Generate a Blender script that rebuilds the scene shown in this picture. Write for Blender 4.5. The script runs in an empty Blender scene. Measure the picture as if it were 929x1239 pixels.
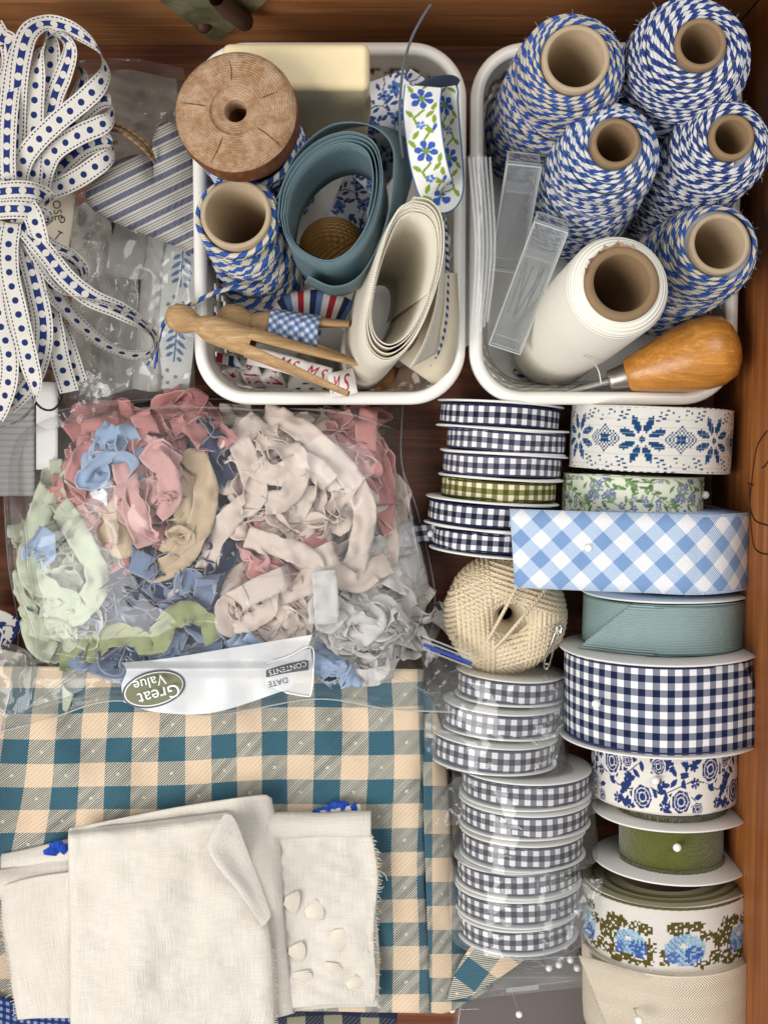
import bpy, math, random
import numpy as np
from mathutils import Vector, Quaternion

sc = bpy.context.scene
COL = sc.collection
R_ = math.radians
rng = np.random.default_rng(7)

# ---------------------------------------------------------------- camera
CAM_H = 0.72            # camera height above the drawer floor
FPX = 1440.0            # focal length in photo pixels (929 wide)
TILT = math.atan(100 / FPX)
cd = bpy.data.cameras.new("camera")
cam = bpy.data.objects.new("camera", cd)
COL.objects.link(cam)
cam.location = (0, 0, CAM_H)
cam.rotation_euler = (-TILT, 0, 0)
cd.sensor_fit = 'HORIZONTAL'
cd.sensor_width = 36
cd.lens = 36 * FPX / 929
cd.clip_start = 0.01
cd.clip_end = 20
sc.camera = cam

# ---------------------------------------------------------------- light
w = bpy.data.worlds.new("World")
sc.world = w
w.use_nodes = True
w.node_tree.nodes["Background"].inputs[0].default_value = (0.93, 0.96, 1.0, 1)
w.node_tree.nodes["Background"].inputs[1].default_value = 0.37


def area(name, loc, target, size, sy, power, color):
    ld = bpy.data.lights.new(name, 'AREA')
    ld.shape = 'RECTANGLE'
    ld.size, ld.size_y = size, sy
    ld.energy = power
    ld.color = color
    o = bpy.data.objects.new(name, ld)
    COL.objects.link(o)
    o.location = loc
    d = Vector(target) - Vector(loc)
    o.rotation_euler = d.to_track_quat('-Z', 'Y').to_euler()
    return o


area("window_light", (-0.9, -0.5, 1.15), (0.0, 0.0, 0.05), 0.95, 1.0, 23.5, (1.0, 0.97, 0.93))
area("overhead_fill", (0.45, 0.55, 1.6), (0.05, 0.0, 0.05), 0.9, 0.9, 12, (1.0, 0.98, 0.95))  # soft fill added from overhead, not an actual ceiling fixture

sc.view_settings.view_transform = 'Standard'
sc.view_settings.look = 'None'
sc.view_settings.gamma = 1
sc.view_settings.exposure = 0.0
sc.render.engine = 'CYCLES'
sc.cycles.use_denoising = True
sc.cycles.max_bounces = 10
sc.cycles.diffuse_bounces = 4
sc.cycles.transparent_max_bounces = 24
sc.cycles.caustics_reflective = False
sc.cycles.caustics_refractive = False

# ---------------------------------------------------------------- pixel -> place
ct, st = math.cos(TILT), math.sin(TILT)


def ray(px, py):
    x = (np.asarray(px, float) - 464.5) / FPX
    y = -(np.asarray(py, float) - 619.5) / FPX
    return x, y * ct - st, -y * st * 1.0 - ct


def P(px, py, z):
    """point at height z seen at photo pixel (px, py)"""
    dx, dy, dz = ray(px, py)
    z = np.asarray(z, float)
    s = (z - CAM_H) / dz
    return np.stack(np.broadcast_arrays(dx * s, dy * s, z), -1)


def mm(z):
    return (CAM_H - z) / FPX


def PT(lst):
    a = np.array(lst, float)
    return P(a[:, 0], a[:, 1], a[:, 2])


# ---------------------------------------------------------------- numpy helpers
def lin(h):
    h = h.lstrip('#')
    c = np.array([int(h[i:i + 2], 16) for i in (0, 2, 4)]) / 255.0
    return np.where(c <= .04045, c / 12.92, ((c + .055) / 1.055) ** 2.4)


def snoise(x, y, seed, n=7):
    r = np.random.default_rng(seed)
    s = 0
    for i in range(n):
        a = r.uniform(0, 6.283)
        k = r.uniform(.6, 1.7)
        s = s + np.sin((x * math.cos(a) + y * math.sin(a)) * k * 6.283 + r.uniform(0, 6.283))
    return s / n ** .5 * .7


def crease(x, y, seed, n=9):
    """sharp crinkles: triangle waves in random directions, warped"""
    r = np.random.default_rng(seed)
    wx = x + .22 * snoise(x * .7, y * .7, seed + 1)
    wy = y + .22 * snoise(x * .7, y * .7, seed + 2)
    s = 0
    tot = 0
    for i in range(n):
        a = r.uniform(0, 3.1416)
        k = r.uniform(.5, 2.2)
        t = (wx * math.cos(a) + wy * math.sin(a)) * k + r.uniform(0, 1)
        m = .5 + .5 * snoise(x * .5, y * .5, seed + 10 + i)
        s = s + np.abs((t % 1) * 2 - 1) / k * m
        tot += 1 / k
    return s / tot * 2 - .6


def cr(pts, n):
    """Catmull-Rom through pts, n samples, roughly even along the length"""
    p = np.asarray(pts, float)
    p = np.vstack([2 * p[0] - p[1], p, 2 * p[-1] - p[-2]])
    seg = len(p) - 3
    t = np.linspace(0, seg - 1e-6, max(n * 3, seg * 12))
    i = t.astype(int)
    f = (t - i)[:, None]
    a, b, c, d = p[i], p[i + 1], p[i + 2], p[i + 3]
    q = .5 * (2 * b + (c - a) * f + (2 * a - 5 * b + 4 * c - d) * f ** 2 + (3 * b - a - 3 * c + d) * f ** 3)
    L = np.r_[0, np.cumsum(np.linalg.norm(np.diff(q[:, :3], axis=0), axis=1))]
    u = np.linspace(0, L[-1], n)
    return np.stack([np.interp(u, L, q[:, k]) for k in range(q.shape[1])], 1)


def unit(v):
    return v / np.maximum(np.linalg.norm(v, axis=-1, keepdims=True), 1e-12)


# ---------------------------------------------------------------- objects
def tag(o, label, cat, group=None, kind=None):
    if label:
        o['label'] = label
    if cat:
        o['category'] = cat
    if group:
        o['group'] = group
    if kind:
        o['kind'] = kind
    return o


def empty(name, loc, label, cat, group=None):
    o = bpy.data.objects.new(name, None)
    o.empty_display_size = .01
    COL.objects.link(o)
    o.location = Vector([float(x) for x in loc])
    return tag(o, label, cat, group)


def add(name, verts, faces, mat, parent=None, uv=None, col=None, smooth=True):
    """one mesh object; verts are world coordinates (a parent Empty's place is taken off)"""
    v = np.asarray(verts, np.float32).reshape(-1, 3)
    if parent is not None:
        off = np.zeros(3)
        q = parent
        while q is not None:
            off = off + np.array(q.location)
            q = q.parent
        v = v - off.astype(np.float32)
    me = bpy.data.meshes.new(name)
    fs = np.asarray(faces) if not isinstance(faces, list) else None
    if fs is not None:
        n, k = fs.shape
        me.vertices.add(len(v))
        me.vertices.foreach_set('co', v.ravel())
        me.loops.add(n * k)
        me.loops.foreach_set('vertex_index', fs.ravel().astype(np.int32))
        me.polygons.add(n)
        me.polygons.foreach_set('loop_start', (np.arange(n) * k).astype(np.int32))
        me.update(calc_edges=True)
    else:
        me.from_pydata(v.tolist(), [], faces)
    me.validate()
    if uv is not None:
        u = np.asarray(uv, np.float32).reshape(-1, 2)
        li = np.empty(len(me.loops), np.int32)
        me.loops.foreach_get('vertex_index', li)
        l = me.uv_layers.new(name='UVMap')
        l.data.foreach_set('uv', u[li].ravel())
    if col is not None:
        c = np.asarray(col, np.float32).reshape(-1, 3)
        c = np.c_[c, np.ones(len(c), np.float32)]
        at = me.color_attributes.new('Col', 'FLOAT_COLOR', 'POINT')
        at.data.foreach_set('color', c.ravel().astype(np.float32))
    if smooth:
        me.polygons.foreach_set('use_smooth', np.ones(len(me.polygons), bool))
    me.materials.append(mat)
    o = bpy.data.objects.new(name, me)
    COL.objects.link(o)
    if parent is not None:
        o.parent = parent
    return o


def gridfaces(n, m, off=0):
    i = np.arange(n - 1)[:, None]
    j = np.arange(m - 1)[None, :]
    a = (i * m + j).ravel() + off
    return np.stack([a, a + m, a + m + 1, a + 1], 1)


def grid(name, pts, mat, parent=None, uv=None, col=None, solid=0, smooth=True):
    n, m = pts.shape[:2]
    o = add(name, pts, gridfaces(n, m), mat, parent, uv, col, smooth)
    if solid:
        md = o.modifiers.new('thickness', 'SOLIDIFY')
        md.thickness = solid
        md.offset = 0
    return o


class Acc:
    """collects pieces of ONE mesh"""

    def __init__(s):
        s.v, s.f, s.u, s.n = [], [], [], 0

    def put(s, v, f, u=None):
        v = np.asarray(v, float).reshape(-1, 3)
        s.v.append(v)
        s.f.append(np.asarray(f) + s.n)
        s.u.append(np.zeros((len(v), 2)) if u is None else np.asarray(u, float).reshape(-1, 2))
        s.n += len(v)
        return s

    def build(s, name, mat, parent=None, smooth=True):
        return add(name, np.vstack(s.v), np.vstack(s.f), mat, parent, np.vstack(s.u), None, smooth)


def tubegeo(path, rad, sides=6, nrm=None, cap=True, v0=0):
    p = np.asarray(path, float)
    n = len(p)
    T = unit(np.gradient(p, axis=0))
    if nrm is None:
        nrm = np.zeros_like(p)
        ref = np.array([0, 0, 1.0]) if abs(T[0, 2]) < .9 else np.array([1.0, 0, 0])
        v = unit(ref - T[0] * (ref @ T[0]))
        for i in range(n):
            v = v - T[i] * (v @ T[i])
            v = v / max(np.linalg.norm(v), 1e-9)
            nrm[i] = v
    N = unit(nrm - T * np.sum(nrm * T, 1, keepdims=True))
    B = np.cross(T, N)
    rad = np.broadcast_to(np.asarray(rad, float), (n,))
    a = np.linspace(0, 2 * math.pi, sides + 1)
    g = p[:, None] + rad[:, None, None] * (np.cos(a)[None, :, None] * N[:, None] + np.sin(a)[None, :, None] * B[:, None])
    L = np.r_[0, np.cumsum(np.linalg.norm(np.diff(p, axis=0), axis=1))]
    uv = np.stack(np.broadcast_arrays(L[:, None] + v0, (a / (2 * math.pi))[None, :]), -1)
    f = gridfaces(n, sides + 1)
    verts = g.reshape(-1, 3)
    uv = uv.reshape(-1, 2)
    if cap:
        k = len(verts)
        verts = np.vstack([verts, p[0], p[-1]])
        uv = np.vstack([uv, uv[0], uv[-1]])
        j = np.arange(sides)
        b = (n - 1) * (sides + 1)
        f = np.vstack([f, np.stack([j * 0 + k, j, j + 1, j * 0 + k], 1), np.stack([j * 0 + k + 1, b + j + 1, b + j, j * 0 + k + 1], 1)])
    return verts, f, uv


def tube(name, path, rad, mat, parent=None, sides=6, nrm=None):
    v, f, u = tubegeo(path, rad, sides, nrm, cap=False)
    return add(name, v, f, mat, parent, u)


def frame(a, b):
    """origin a, unit axes x, y, z with z pointing to b"""
    a, b = np.asarray(a, float), np.asarray(b, float)
    z = unit(b - a)
    x = unit(np.cross([0, 1.0, 0], z)) if abs(z[1]) < .95 else unit(np.cross([1.0, 0, 0], z))
    return a, x, np.cross(z, x), z


def lathe(name, prof, fr, mat, parent=None, seg=48, sx=1.0):
    """prof: (radius, height) along the frame's z"""
    o, x, y, z = fr
    p = np.asarray(prof, float)
    a = np.linspace(0, 2 * math.pi, seg + 1)
    g = o + p[:, 1][:, None, None] * z + p[:, 0][:, None, None] * (np.cos(a)[None, :, None] * x * sx + np.sin(a)[None, :, None] * y)
    L = np.r_[0, np.cumsum(np.linalg.norm(np.diff(p, axis=0), axis=1))]
    uv = np.stack(np.broadcast_arrays(L[:, None], a[None, :]), -1)
    return grid(name, g, mat, parent, uv)


def ribgeo(pts, width, n=60, m=5, ang=0, fold=0, seed=0, wr=0.0, ruf=0.0, cw=.5):
    """ribbon along pts (px, py, z[, angle in degrees]); angle 0 lies flat, 90 stands on edge"""
    a = np.array(pts, float)
    if a.shape[1] == 3:
        a = np.c_[a, np.full(len(a), ang)]
    w3 = np.c_[P(a[:, 0], a[:, 1], a[:, 2]), a[:, 3]]
    q = cr(w3, n)
    p, an = q[:, :3], np.radians(q[:, 3])
    T = unit(np.gradient(p, axis=0))
    S = unit(np.cross(T, [0, 0, 1.0]) + 1e-6)
    for i in range(1, n):
        if S[i] @ S[i - 1] < 0:
            S[i] = -S[i]
    U = unit(np.cross(S, T))
    W = np.cos(an)[:, None] * S + np.sin(an)[:, None] * U
    Nn = unit(np.cross(T, W))
    s = np.linspace(-.5, .5, m)
    L = np.r_[0, np.cumsum(np.linalg.norm(np.diff(p, axis=0), axis=1))]
    g = p[:, None] + (s * width)[None, :, None] * W[:, None]
    d = fold * (np.abs(s) * 2)[None, :] * np.ones((n, 1))
    if wr:
        d = d + wr * snoise(L[:, None] / .022, s[None, :] * 1.4, seed) + wr * cw * crease(L[:, None] / .02, s[None, :] * 1.5, seed + 5)
    if ruf:                                              # frilled edges and lengthwise pleats
        rs_ = np.random.default_rng(seed + 77)
        lam = rs_.uniform(.010, .018)
        warp = L + .004 * snoise(L / .03, 0 * L, seed + 8)
        d = d + ruf * (2 * s[None, :]) * np.sin(warp / lam * 6.283 + rs_.uniform(0, 6))[:, None]
        d = d + ruf * .5 * (16 * s[None, :] ** 4) * np.sin(warp / (lam * .45) * 6.283 + rs_.uniform(0, 6))[:, None]
        d = d + ruf * .35 * np.sin(s[None, :] * 9 + 3 * snoise(L / .03, 0 * L, seed + 9)[:, None])
    g = g + d[:, :, None] * Nn[:, None]
    uv = np.stack(np.broadcast_arrays(L[:, None], (s * width)[None, :]), -1)
    return g, uv


def ribbon(name, pts, width, mat, parent=None, solid=.0004, **k):
    g, uv = ribgeo(pts, width, **k)
    return grid(name, g, mat, parent, uv, solid=solid)


def coons(top, bot, left, right, n, m):
    """patch between four pixel polylines: rows run from top to bottom, columns left to right"""
    def rs(pl, k):
        return cr(np.array(pl, float), k)
    t, b, l, r = rs(top, m), rs(bot, m), rs(left, n), rs(right, n)
    u = np.linspace(0, 1, m)[None, :, None]
    v = np.linspace(0, 1, n)[:, None, None]
    c = (1 - v) * t[None] + v * b[None] + (1 - u) * l[:, None] + u * r[:, None]
    c -= (1 - u) * (1 - v) * t[0] + u * (1 - v) * t[-1] + (1 - u) * v * b[0] + u * v * b[-1]
    return c


def box(name, lo, hi, mat, parent=None, bevel=.002, seg=3):
    x0, y0, z0 = lo
    x1, y1, z1 = hi
    v = [(x0, y0, z0), (x1, y0, z0), (x1, y1, z0), (x0, y1, z0), (x0, y0, z1), (x1, y0, z1), (x1, y1, z1), (x0, y1, z1)]
    f = [[0, 3, 2, 1], [4, 5, 6, 7], [0, 1, 5, 4], [1, 2, 6, 5], [2, 3, 7, 6], [3, 0, 4, 7]]
    o = add(name, v, f, mat, parent, smooth=bevel > 0)
    if bevel:
        b = o.modifiers.new('edge', 'BEVEL')
        b.width = bevel
        b.segments = seg
        b.limit_method = 'NONE'
        b.harden_normals = True
    return o


def hexa(name, bottom4, top4, mat, parent=None, bevel=.001):
    v = list(bottom4) + list(top4)
    f = [[0, 3, 2, 1], [4, 5, 6, 7], [0, 1, 5, 4], [1, 2, 6, 5], [2, 3, 7, 6], [3, 0, 4, 7]]
    o = add(name, v, f, mat, parent, smooth=bevel > 0)
    if bevel:
        b = o.modifiers.new('edge', 'BEVEL')
        b.width = bevel
        b.segments = 3
        b.limit_method = 'NONE'
        b.harden_normals = True
    return o


# ---------------------------------------------------------------- node maths
class N:
    def __init__(s, nt, sock):
        s.nt, s.k = nt, sock

    def op(s, o, *a):
        n = s.nt.nodes.new('ShaderNodeMath')
        n.operation = o
        for i, x in enumerate((s,) + a):
            if isinstance(x, N):
                s.nt.links.new(x.k, n.inputs[i])
            else:
                n.inputs[i].default_value = x
        return N(s.nt, n.outputs[0])

    def __add__(s, o): return s.op('ADD', o)
    def __sub__(s, o): return s.op('SUBTRACT', o)
    def __mul__(s, o): return s.op('MULTIPLY', o)
    def __truediv__(s, o): return s.op('DIVIDE', o)
    def frac(s): return s.op('FRACT')
    def abs(s): return s.op('ABSOLUTE')
    def lt(s, o): return s.op('LESS_THAN', o)
    def gt(s, o): return s.op('GREATER_THAN', o)
    def sin(s): return s.op('SINE')
    def mx(s, o): return s.op('MAXIMUM', o)
    def mn(s, o): return s.op('MINIMUM', o)
    def pw(s, o): return s.op('POWER', o)


class M:
    """a principled material under construction"""

    def __init__(s, name, rough=.8, spec=.3, **k):
        s.m = bpy.data.materials.new(name)
        s.m.use_nodes = True
        s.nt = s.m.node_tree
        s.b = s.nt.nodes['Principled BSDF']
        s.b.inputs['Roughness'].default_value = rough
        s.b.inputs['Specular IOR Level'].default_value = spec
        for kk, v in k.items():
            s.b.inputs[kk.replace('_', ' ')].default_value = v

    def uv(s):
        n = s.nt.nodes.new('ShaderNodeUVMap')
        x = s.nt.nodes.new('ShaderNodeSeparateXYZ')
        s.nt.links.new(n.outputs[0], x.inputs[0])
        s.uvs = n.outputs[0]
        return N(s.nt, x.outputs[0]), N(s.nt, x.outputs[1])

    def obj(s):
        n = s.nt.nodes.new('ShaderNodeTexCoord')
        x = s.nt.nodes.new('ShaderNodeSeparateXYZ')
        s.nt.links.new(n.outputs['Object'], x.inputs[0])
        s.ob = n.outputs['Object']
        return [N(s.nt, x.outputs[i]) for i in range(3)]

    def back(s):
        n = s.nt.nodes.new('ShaderNodeNewGeometry')
        return N(s.nt, n.outputs['Backfacing'])

    def noise(s, scale, detail=3, vec=None, rough=.55, stretch=None):
        n = s.nt.nodes.new('ShaderNodeTexNoise')
        n.inputs['Scale'].default_value = scale
        n.inputs['Detail'].default_value = detail
        n.inputs['Roughness'].default_value = rough
        if vec is None:
            t = s.nt.nodes.new('ShaderNodeTexCoord')
            vec = t.outputs['Object']
        if stretch:
            mp = s.nt.nodes.new('ShaderNodeMapping')
            mp.inputs['Scale'].default_value = stretch
            s.nt.links.new(vec, mp.inputs[0])
            vec = mp.outputs[0]
        s.nt.links.new(vec, n.inputs['Vector'])
        return N(s.nt, n.outputs['Fac'])

    def col(s, hexs):
        c = lin(hexs) if isinstance(hexs, str) else hexs
        n = s.nt.nodes.new('ShaderNodeRGB')
        n.outputs[0].default_value = (*[float(x) for x in c], 1)
        return n.outputs[0]

    def attr(s):
        n = s.nt.nodes.new('ShaderNodeVertexColor')
        n.layer_name = 'Col'
        return n.outputs[0]

    def mix(s, f, a, b, mode='MIX'):
        n = s.nt.nodes.new('ShaderNodeMix')
        n.data_type = 'RGBA'
        n.blend_type = mode
        if isinstance(f, N):
            s.nt.links.new(f.k, n.inputs[0])
        else:
            n.inputs[0].default_value = f
        for x, i in ((a, 6), (b, 7)):
            if isinstance(x, str):
                x = s.col(x)
            s.nt.links.new(x, n.inputs[i])
        return n.outputs[2]

    def base(s, c):
        if isinstance(c, str):
            c = s.col(c)
        s.nt.links.new(c, s.b.inputs['Base Color'])
        return s

    def bump(s, h, dist=.0004, strength=.6):
        n = s.nt.nodes.new('ShaderNodeBump')
        n.inputs['Strength'].default_value = strength
        n.inputs['Distance'].default_value = dist
        s.nt.links.new(h.k, n.inputs['Height'])
        s.nt.links.new(n.outputs[0], s.b.inputs['Normal'])
        return s

    def rough(s, r):
        s.nt.links.new(r.k, s.b.inputs['Roughness'])
        return s


def weave(m, u, v, p=.0007):
    """over-under thread relief"""
    return (u * (6.2832 / p)).sin() * (v * (6.2832 / p)).sin()


def shade_var(m, c, scale=40, amt=.25):
    n = m.noise(scale, 4)
    k = m.mix((n - .5) * 2.0 * amt + .0, c, m.mix(1.0, c, m.col((.55, .55, .55)), 'MULTIPLY'))
    return k


def plain(name, hexs, rough=.6, spec=.3, var=.25, scale=60, bump=0, bscale=400, **k):
    m = M(name, rough, spec, **k)
    m.base(shade_var(m, m.col(hexs), scale, var) if var else m.col(hexs))
    if bump:
        m.bump(m.noise(bscale, 4), bump)
    return m.m


def film(name, haze=.05, rough=.06, ior=1.45, tint=(.97, .98, .98), boost=1.0):
    m = bpy.data.materials.new(name)
    m.use_nodes = True
    nt = m.node_tree
    nt.nodes.clear()
    out = nt.nodes.new('ShaderNodeOutputMaterial')
    tr = nt.nodes.new('ShaderNodeBsdfTransparent')
    tr.inputs[0].default_value = (*tint, 1)
    gl = nt.nodes.new('ShaderNodeBsdfGlossy')
    gl.inputs['Roughness'].default_value = rough
    df = nt.nodes.new('ShaderNodeBsdfDiffuse')
    df.inputs[0].default_value = (.85, .86, .87, 1)
    # Schlick reflectance, the same from both sides of the film
    ge = nt.nodes.new('ShaderNodeNewGeometry')
    dt = nt.nodes.new('ShaderNodeVectorMath')
    dt.operation = 'DOT_PRODUCT'
    nt.links.new(ge.outputs['Normal'], dt.inputs[0])
    nt.links.new(ge.outputs['Incoming'], dt.inputs[1])
    f0 = ((ior - 1) / (ior + 1)) ** 2 * boost
    mu = (N(nt, dt.outputs['Value']).abs() * -1.0 + 1.0).mx(0.0).pw(5.0) * (1 - f0) + f0
    a = nt.nodes.new('ShaderNodeMixShader')
    a.inputs[0].default_value = haze
    nt.links.new(tr.outputs[0], a.inputs[1])
    nt.links.new(df.outputs[0], a.inputs[2])
    b = nt.nodes.new('ShaderNodeMixShader')
    nt.links.new(mu.k, b.inputs[0])
    nt.links.new(a.outputs[0], b.inputs[1])
    nt.links.new(gl.outputs[0], b.inputs[2])
    nt.links.new(b.outputs[0], out.inputs[0])
    return m


# ---------------------------------------------------------------- materials
def wood(name, dark, mid, light, along='x', sc_=1.0, rough=.45, spec=.4):
    m = M(name, rough, spec)
    st = {'x': (1.2, 22, 22), 'y': (22, 1.2, 22), 'z': (22, 22, 1.2)}[along]
    g = m.noise(7 * sc_, 6, stretch=st, rough=.65)
    f = m.noise(40 * sc_, 5, stretch={'x': (.5, 14, 14), 'y': (14, .5, 14), 'z': (14, 14, .5)}[along], rough=.7)
    b = m.noise(5 * sc_, 3)
    x = g * .6 + f * .4
    c = m.mix(((x - .36) * 3.6).mx(0.0).mn(1.0), dark, mid)
    c = m.mix(((x - .52) * 3.5).mx(0.0).mn(1.0), c, light)
    c = m.mix(((b - .45) * 1.2).mx(0.0).mn(.5), c, dark)
    m.base(c)
    m.bump(x, .0006, .5)
    return m.m


def gingham(name, dark, mid, white, p, rot=0, wv=.0006, off=(0, 0), rough=.75, edge=None, hatch=False, half=None):
    m = M(name, rough, .2)
    u, v = m.uv()
    if rot:
        c_, s_ = math.cos(R_(rot)), math.sin(R_(rot))
        uu, vv = u * c_ + v * s_, v * c_ - u * s_
    else:
        uu, vv = u, v
    a = ((uu / p + off[0]).frac()).lt(.5)
    b = ((vv / p + off[1]).frac()).lt(.5)
    both = a * b
    one = (a + b - both * 2.0)
    if hatch:
        h = ((u + v) / .0026).frac().lt(.5)
        midc = m.mix(h, dark, mid)
    else:
        h = ((u + v) / .0011).frac().lt(.5)
        midc = m.mix(h * .35, mid, dark)
    c = m.mix(one, m.col(white), midc)
    c = m.mix(both, c, m.col(dark))
    if edge is not None:
        c = m.mix(v.abs().gt(half - .0009), c, m.col(edge))
    c = shade_var(m, c, 90, .18)
    m.base(c)
    m.bump(weave(m, u, v, wv), wv * .35, .5)
    return m.m


def twine_mat(name, a, b, p=.0095):
    m = M(name, .85, .15)
    u, v = m.uv()
    n = m.noise(700, 2)
    s = (u / p + v + (n - .5) * .12).frac()
    c = m.mix(s.lt(.5), a, b)
    c = m.mix((m.noise(1500, 2) - .35) * .8, c, m.mix(1.0, c, m.col((.5, .5, .55)), 'MULTIPLY'))
    m.base(c)
    m.bump(((u / p + v) * 37.7).sin() + m.noise(2500, 2) * 2.0, .0003, .6)
    return m.m


def cloth(name, hexs, wv=.0006, rough=.85, var=.25, scale=60, rib=False, sheen=.2, bump=.5, trans=0):
    m = M(name, rough, .15)
    m.b.inputs['Sheen Weight'].default_value = sheen
    u, v = m.uv()
    m.base(shade_var(m, m.col(hexs), scale, var))
    h = (u * (6.2832 / wv)).sin() if rib else weave(m, u, v, wv)
    m.bump(h + m.noise(300, 4) * 1.2, wv * .4, bump)
    return m.m


def painted(name, wv=.0006, rough=.8, spec=.15, bump=.5):
    m = M(name, rough, spec)
    u, v = m.uv()
    m.base(shade_var(m, m.attr(), 80, .2))
    m.bump(weave(m, u, v, wv) + m.noise(600, 3), wv * .4, bump)
    return m.m


MAT = {}
MAT['floor'] = wood('dark_stained_wood', '#4a2614', '#874c2b', '#a5663c', 'x', .7, .45)
MAT['back'] = wood('brown_stained_wood', '#8a5834', '#bd8655', '#d29f6c', 'x', .8, .42)
MAT['side'] = wood('orange_brown_wood', '#774220', '#a26430', '#b87c46', 'y', .7, .5)
MAT['plastic'] = plain('white_plastic', '#ece9e2', .32, .5, .06, 20)
MAT['card'] = plain('white_card', '#e8e6e2', .7, .2, .12, 30)
MAT['cardboard'] = plain('grey_brown_cardboard', '#b09c82', .9, .1, .4, 200, .0003, 900)
MAT['cardboard2'] = plain('brown_cardboard', '#8a7257', .9, .1, .4, 200, .0003, 900)
MAT['steel'] = plain('polished_steel', '#c9c7c2', .25, .5, 0, Metallic=1.0)
MAT['pearl'] = plain('pearl_white_plastic', '#f1efe9', .18, .6, 0)
MAT['film'] = film('clear_film', .032, .06, 1.45, boost=1.05)
MAT['film_thin'] = film('crisp_clear_film', .05, .09, 1.5, boost=1.15)
MAT['film_milky'] = film('milky_film', .2, .2, 1.45, boost=1.5)
MAT['acrylic'] = film('clear_acrylic', .06, .08, 1.5, boost=1.5)
MAT['black'] = plain('black_paint', '#15161c', .7, .2, 0)

# ================================================================ THE DRAWER
FX0, FX1 = -0.262, 0.1985          # inner faces of the side boards
FY0, FY1 = -0.40, 0.226          # inner faces of the front and back boards
WH = 0.135


def board(name, lo, hi, mat, label):
    o = box(name, lo, hi, mat, None, .0015)
    tag(o, label, 'drawer board', kind='structure')
    return o


board('floor', (FX0 - .02, FY0 - .02, -.012), (FX1 + .02, FY1 + .02, 0), MAT['floor'], 'dark reddish brown wooden drawer bottom under everything')
board('wall_back', (FX0 - .02, FY1, .0005), (FX1 - .0005, FY1 + .018, WH), MAT['back'], 'brown wooden drawer board behind the two baskets')
board('wall_right', (FX1, FY0, .0005), (FX1 + .018, FY1 + .018, WH), MAT['side'], 'orange brown wooden drawer side beside the ribbon rolls')
board('wall_left', (FX0 - .018, FY0, .0005), (FX0, FY1 - .0005, WH * .8), MAT['side'], 'orange brown wooden drawer side by the spotted ribbon')


def on_back(px, py, d=0):
    dx, dy, dz = ray(px, py)
    s = (FY1 - d) / dy
    return np.array([dx * s, FY1 - d, CAM_H + dz * s])


def on_right(px, py, d=0):
    dx, dy, dz = ray(px, py)
    s = (FX1 - d) / dx
    return np.array([FX1 - d, dy * s, CAM_H + dz * s])


# pencilled loops on the side board
sw = empty('pencil_scribble', on_right(915, 620), 'thin dark pencil loops drawn on the orange wooden drawer side', 'scribble')
mk = plain('pencil_line', '#3b2214', .9, .1, 0)
for pl in ([(928, 521), (916, 540), (911, 570), (908, 600), (908, 615), (914, 630), (929, 636)],
           [(907, 587), (907, 600), (909, 640), (912, 660), (918, 668), (929, 671)],
           [(922, 566), (926, 563), (929, 558)], [(905, 585), (909, 586), (912, 587)]):
    tube('pencil_stroke', cr([on_right(x, y, .0001) for x, y in pl], 24), .00045, mk, sw, 5)

# old metal plate screwed to the back board
brass = M('old_green_brass', .55, .5, Metallic=.5)
n_ = brass.noise(60, 6, rough=.7)
brass.base(brass.mix(((n_ - .4) * 3.0).mx(0.0).mn(1.0), '#6a6a4c', '#a8a684'))
brass.bump(n_, .0006, .7)
pl_ = [(182, -8), (212, 14), (252, 46), (262, 50), (272, 43), (300, 20), (328, -4), (330, -10)]
mp = empty('lock_plate', on_back(255, 20), 'old greenish brass lock plate screwed to the back board', 'metal plate')
vb = [on_back(x, y, .0002) for x, y in pl_] + [on_back(x, y, .0042) for x, y in pl_]
k_ = len(pl_)
o = add('plate', vb, [list(range(k_))[::-1], list(range(k_, 2 * k_))] + [[i, (i + 1) % k_, k_ + (i + 1) % k_, k_ + i] for i in range(k_)], brass.m, mp, smooth=False)
rust = plain('rusty_iron', '#4f3526', .6, .4, .5, 120, .0004, 600, Metallic=.4)
tube('bolt', [on_back(262, -4, .008), on_back(276, 10, .009), on_back(296, 26, .009), on_back(299, 29, .008)], [.0045, .005, .005, .003], rust, mp, 12)
lathe('screw_head', [(0, .003), (.003, .0028), (.0042, .001), (.0044, 0)], frame(on_back(246, 30, .0042), on_back(246, 30, .01)), rust, mp, 20)

# ================================================================ RIBBON ROLLS
LAYER = {}


def layer_mat(hexs):
    if hexs not in LAYER:
        LAYER[hexs] = plain('ribbon_edge_layers', hexs, .8, .15, .35, 300)
    return LAYER[hexs]


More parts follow.
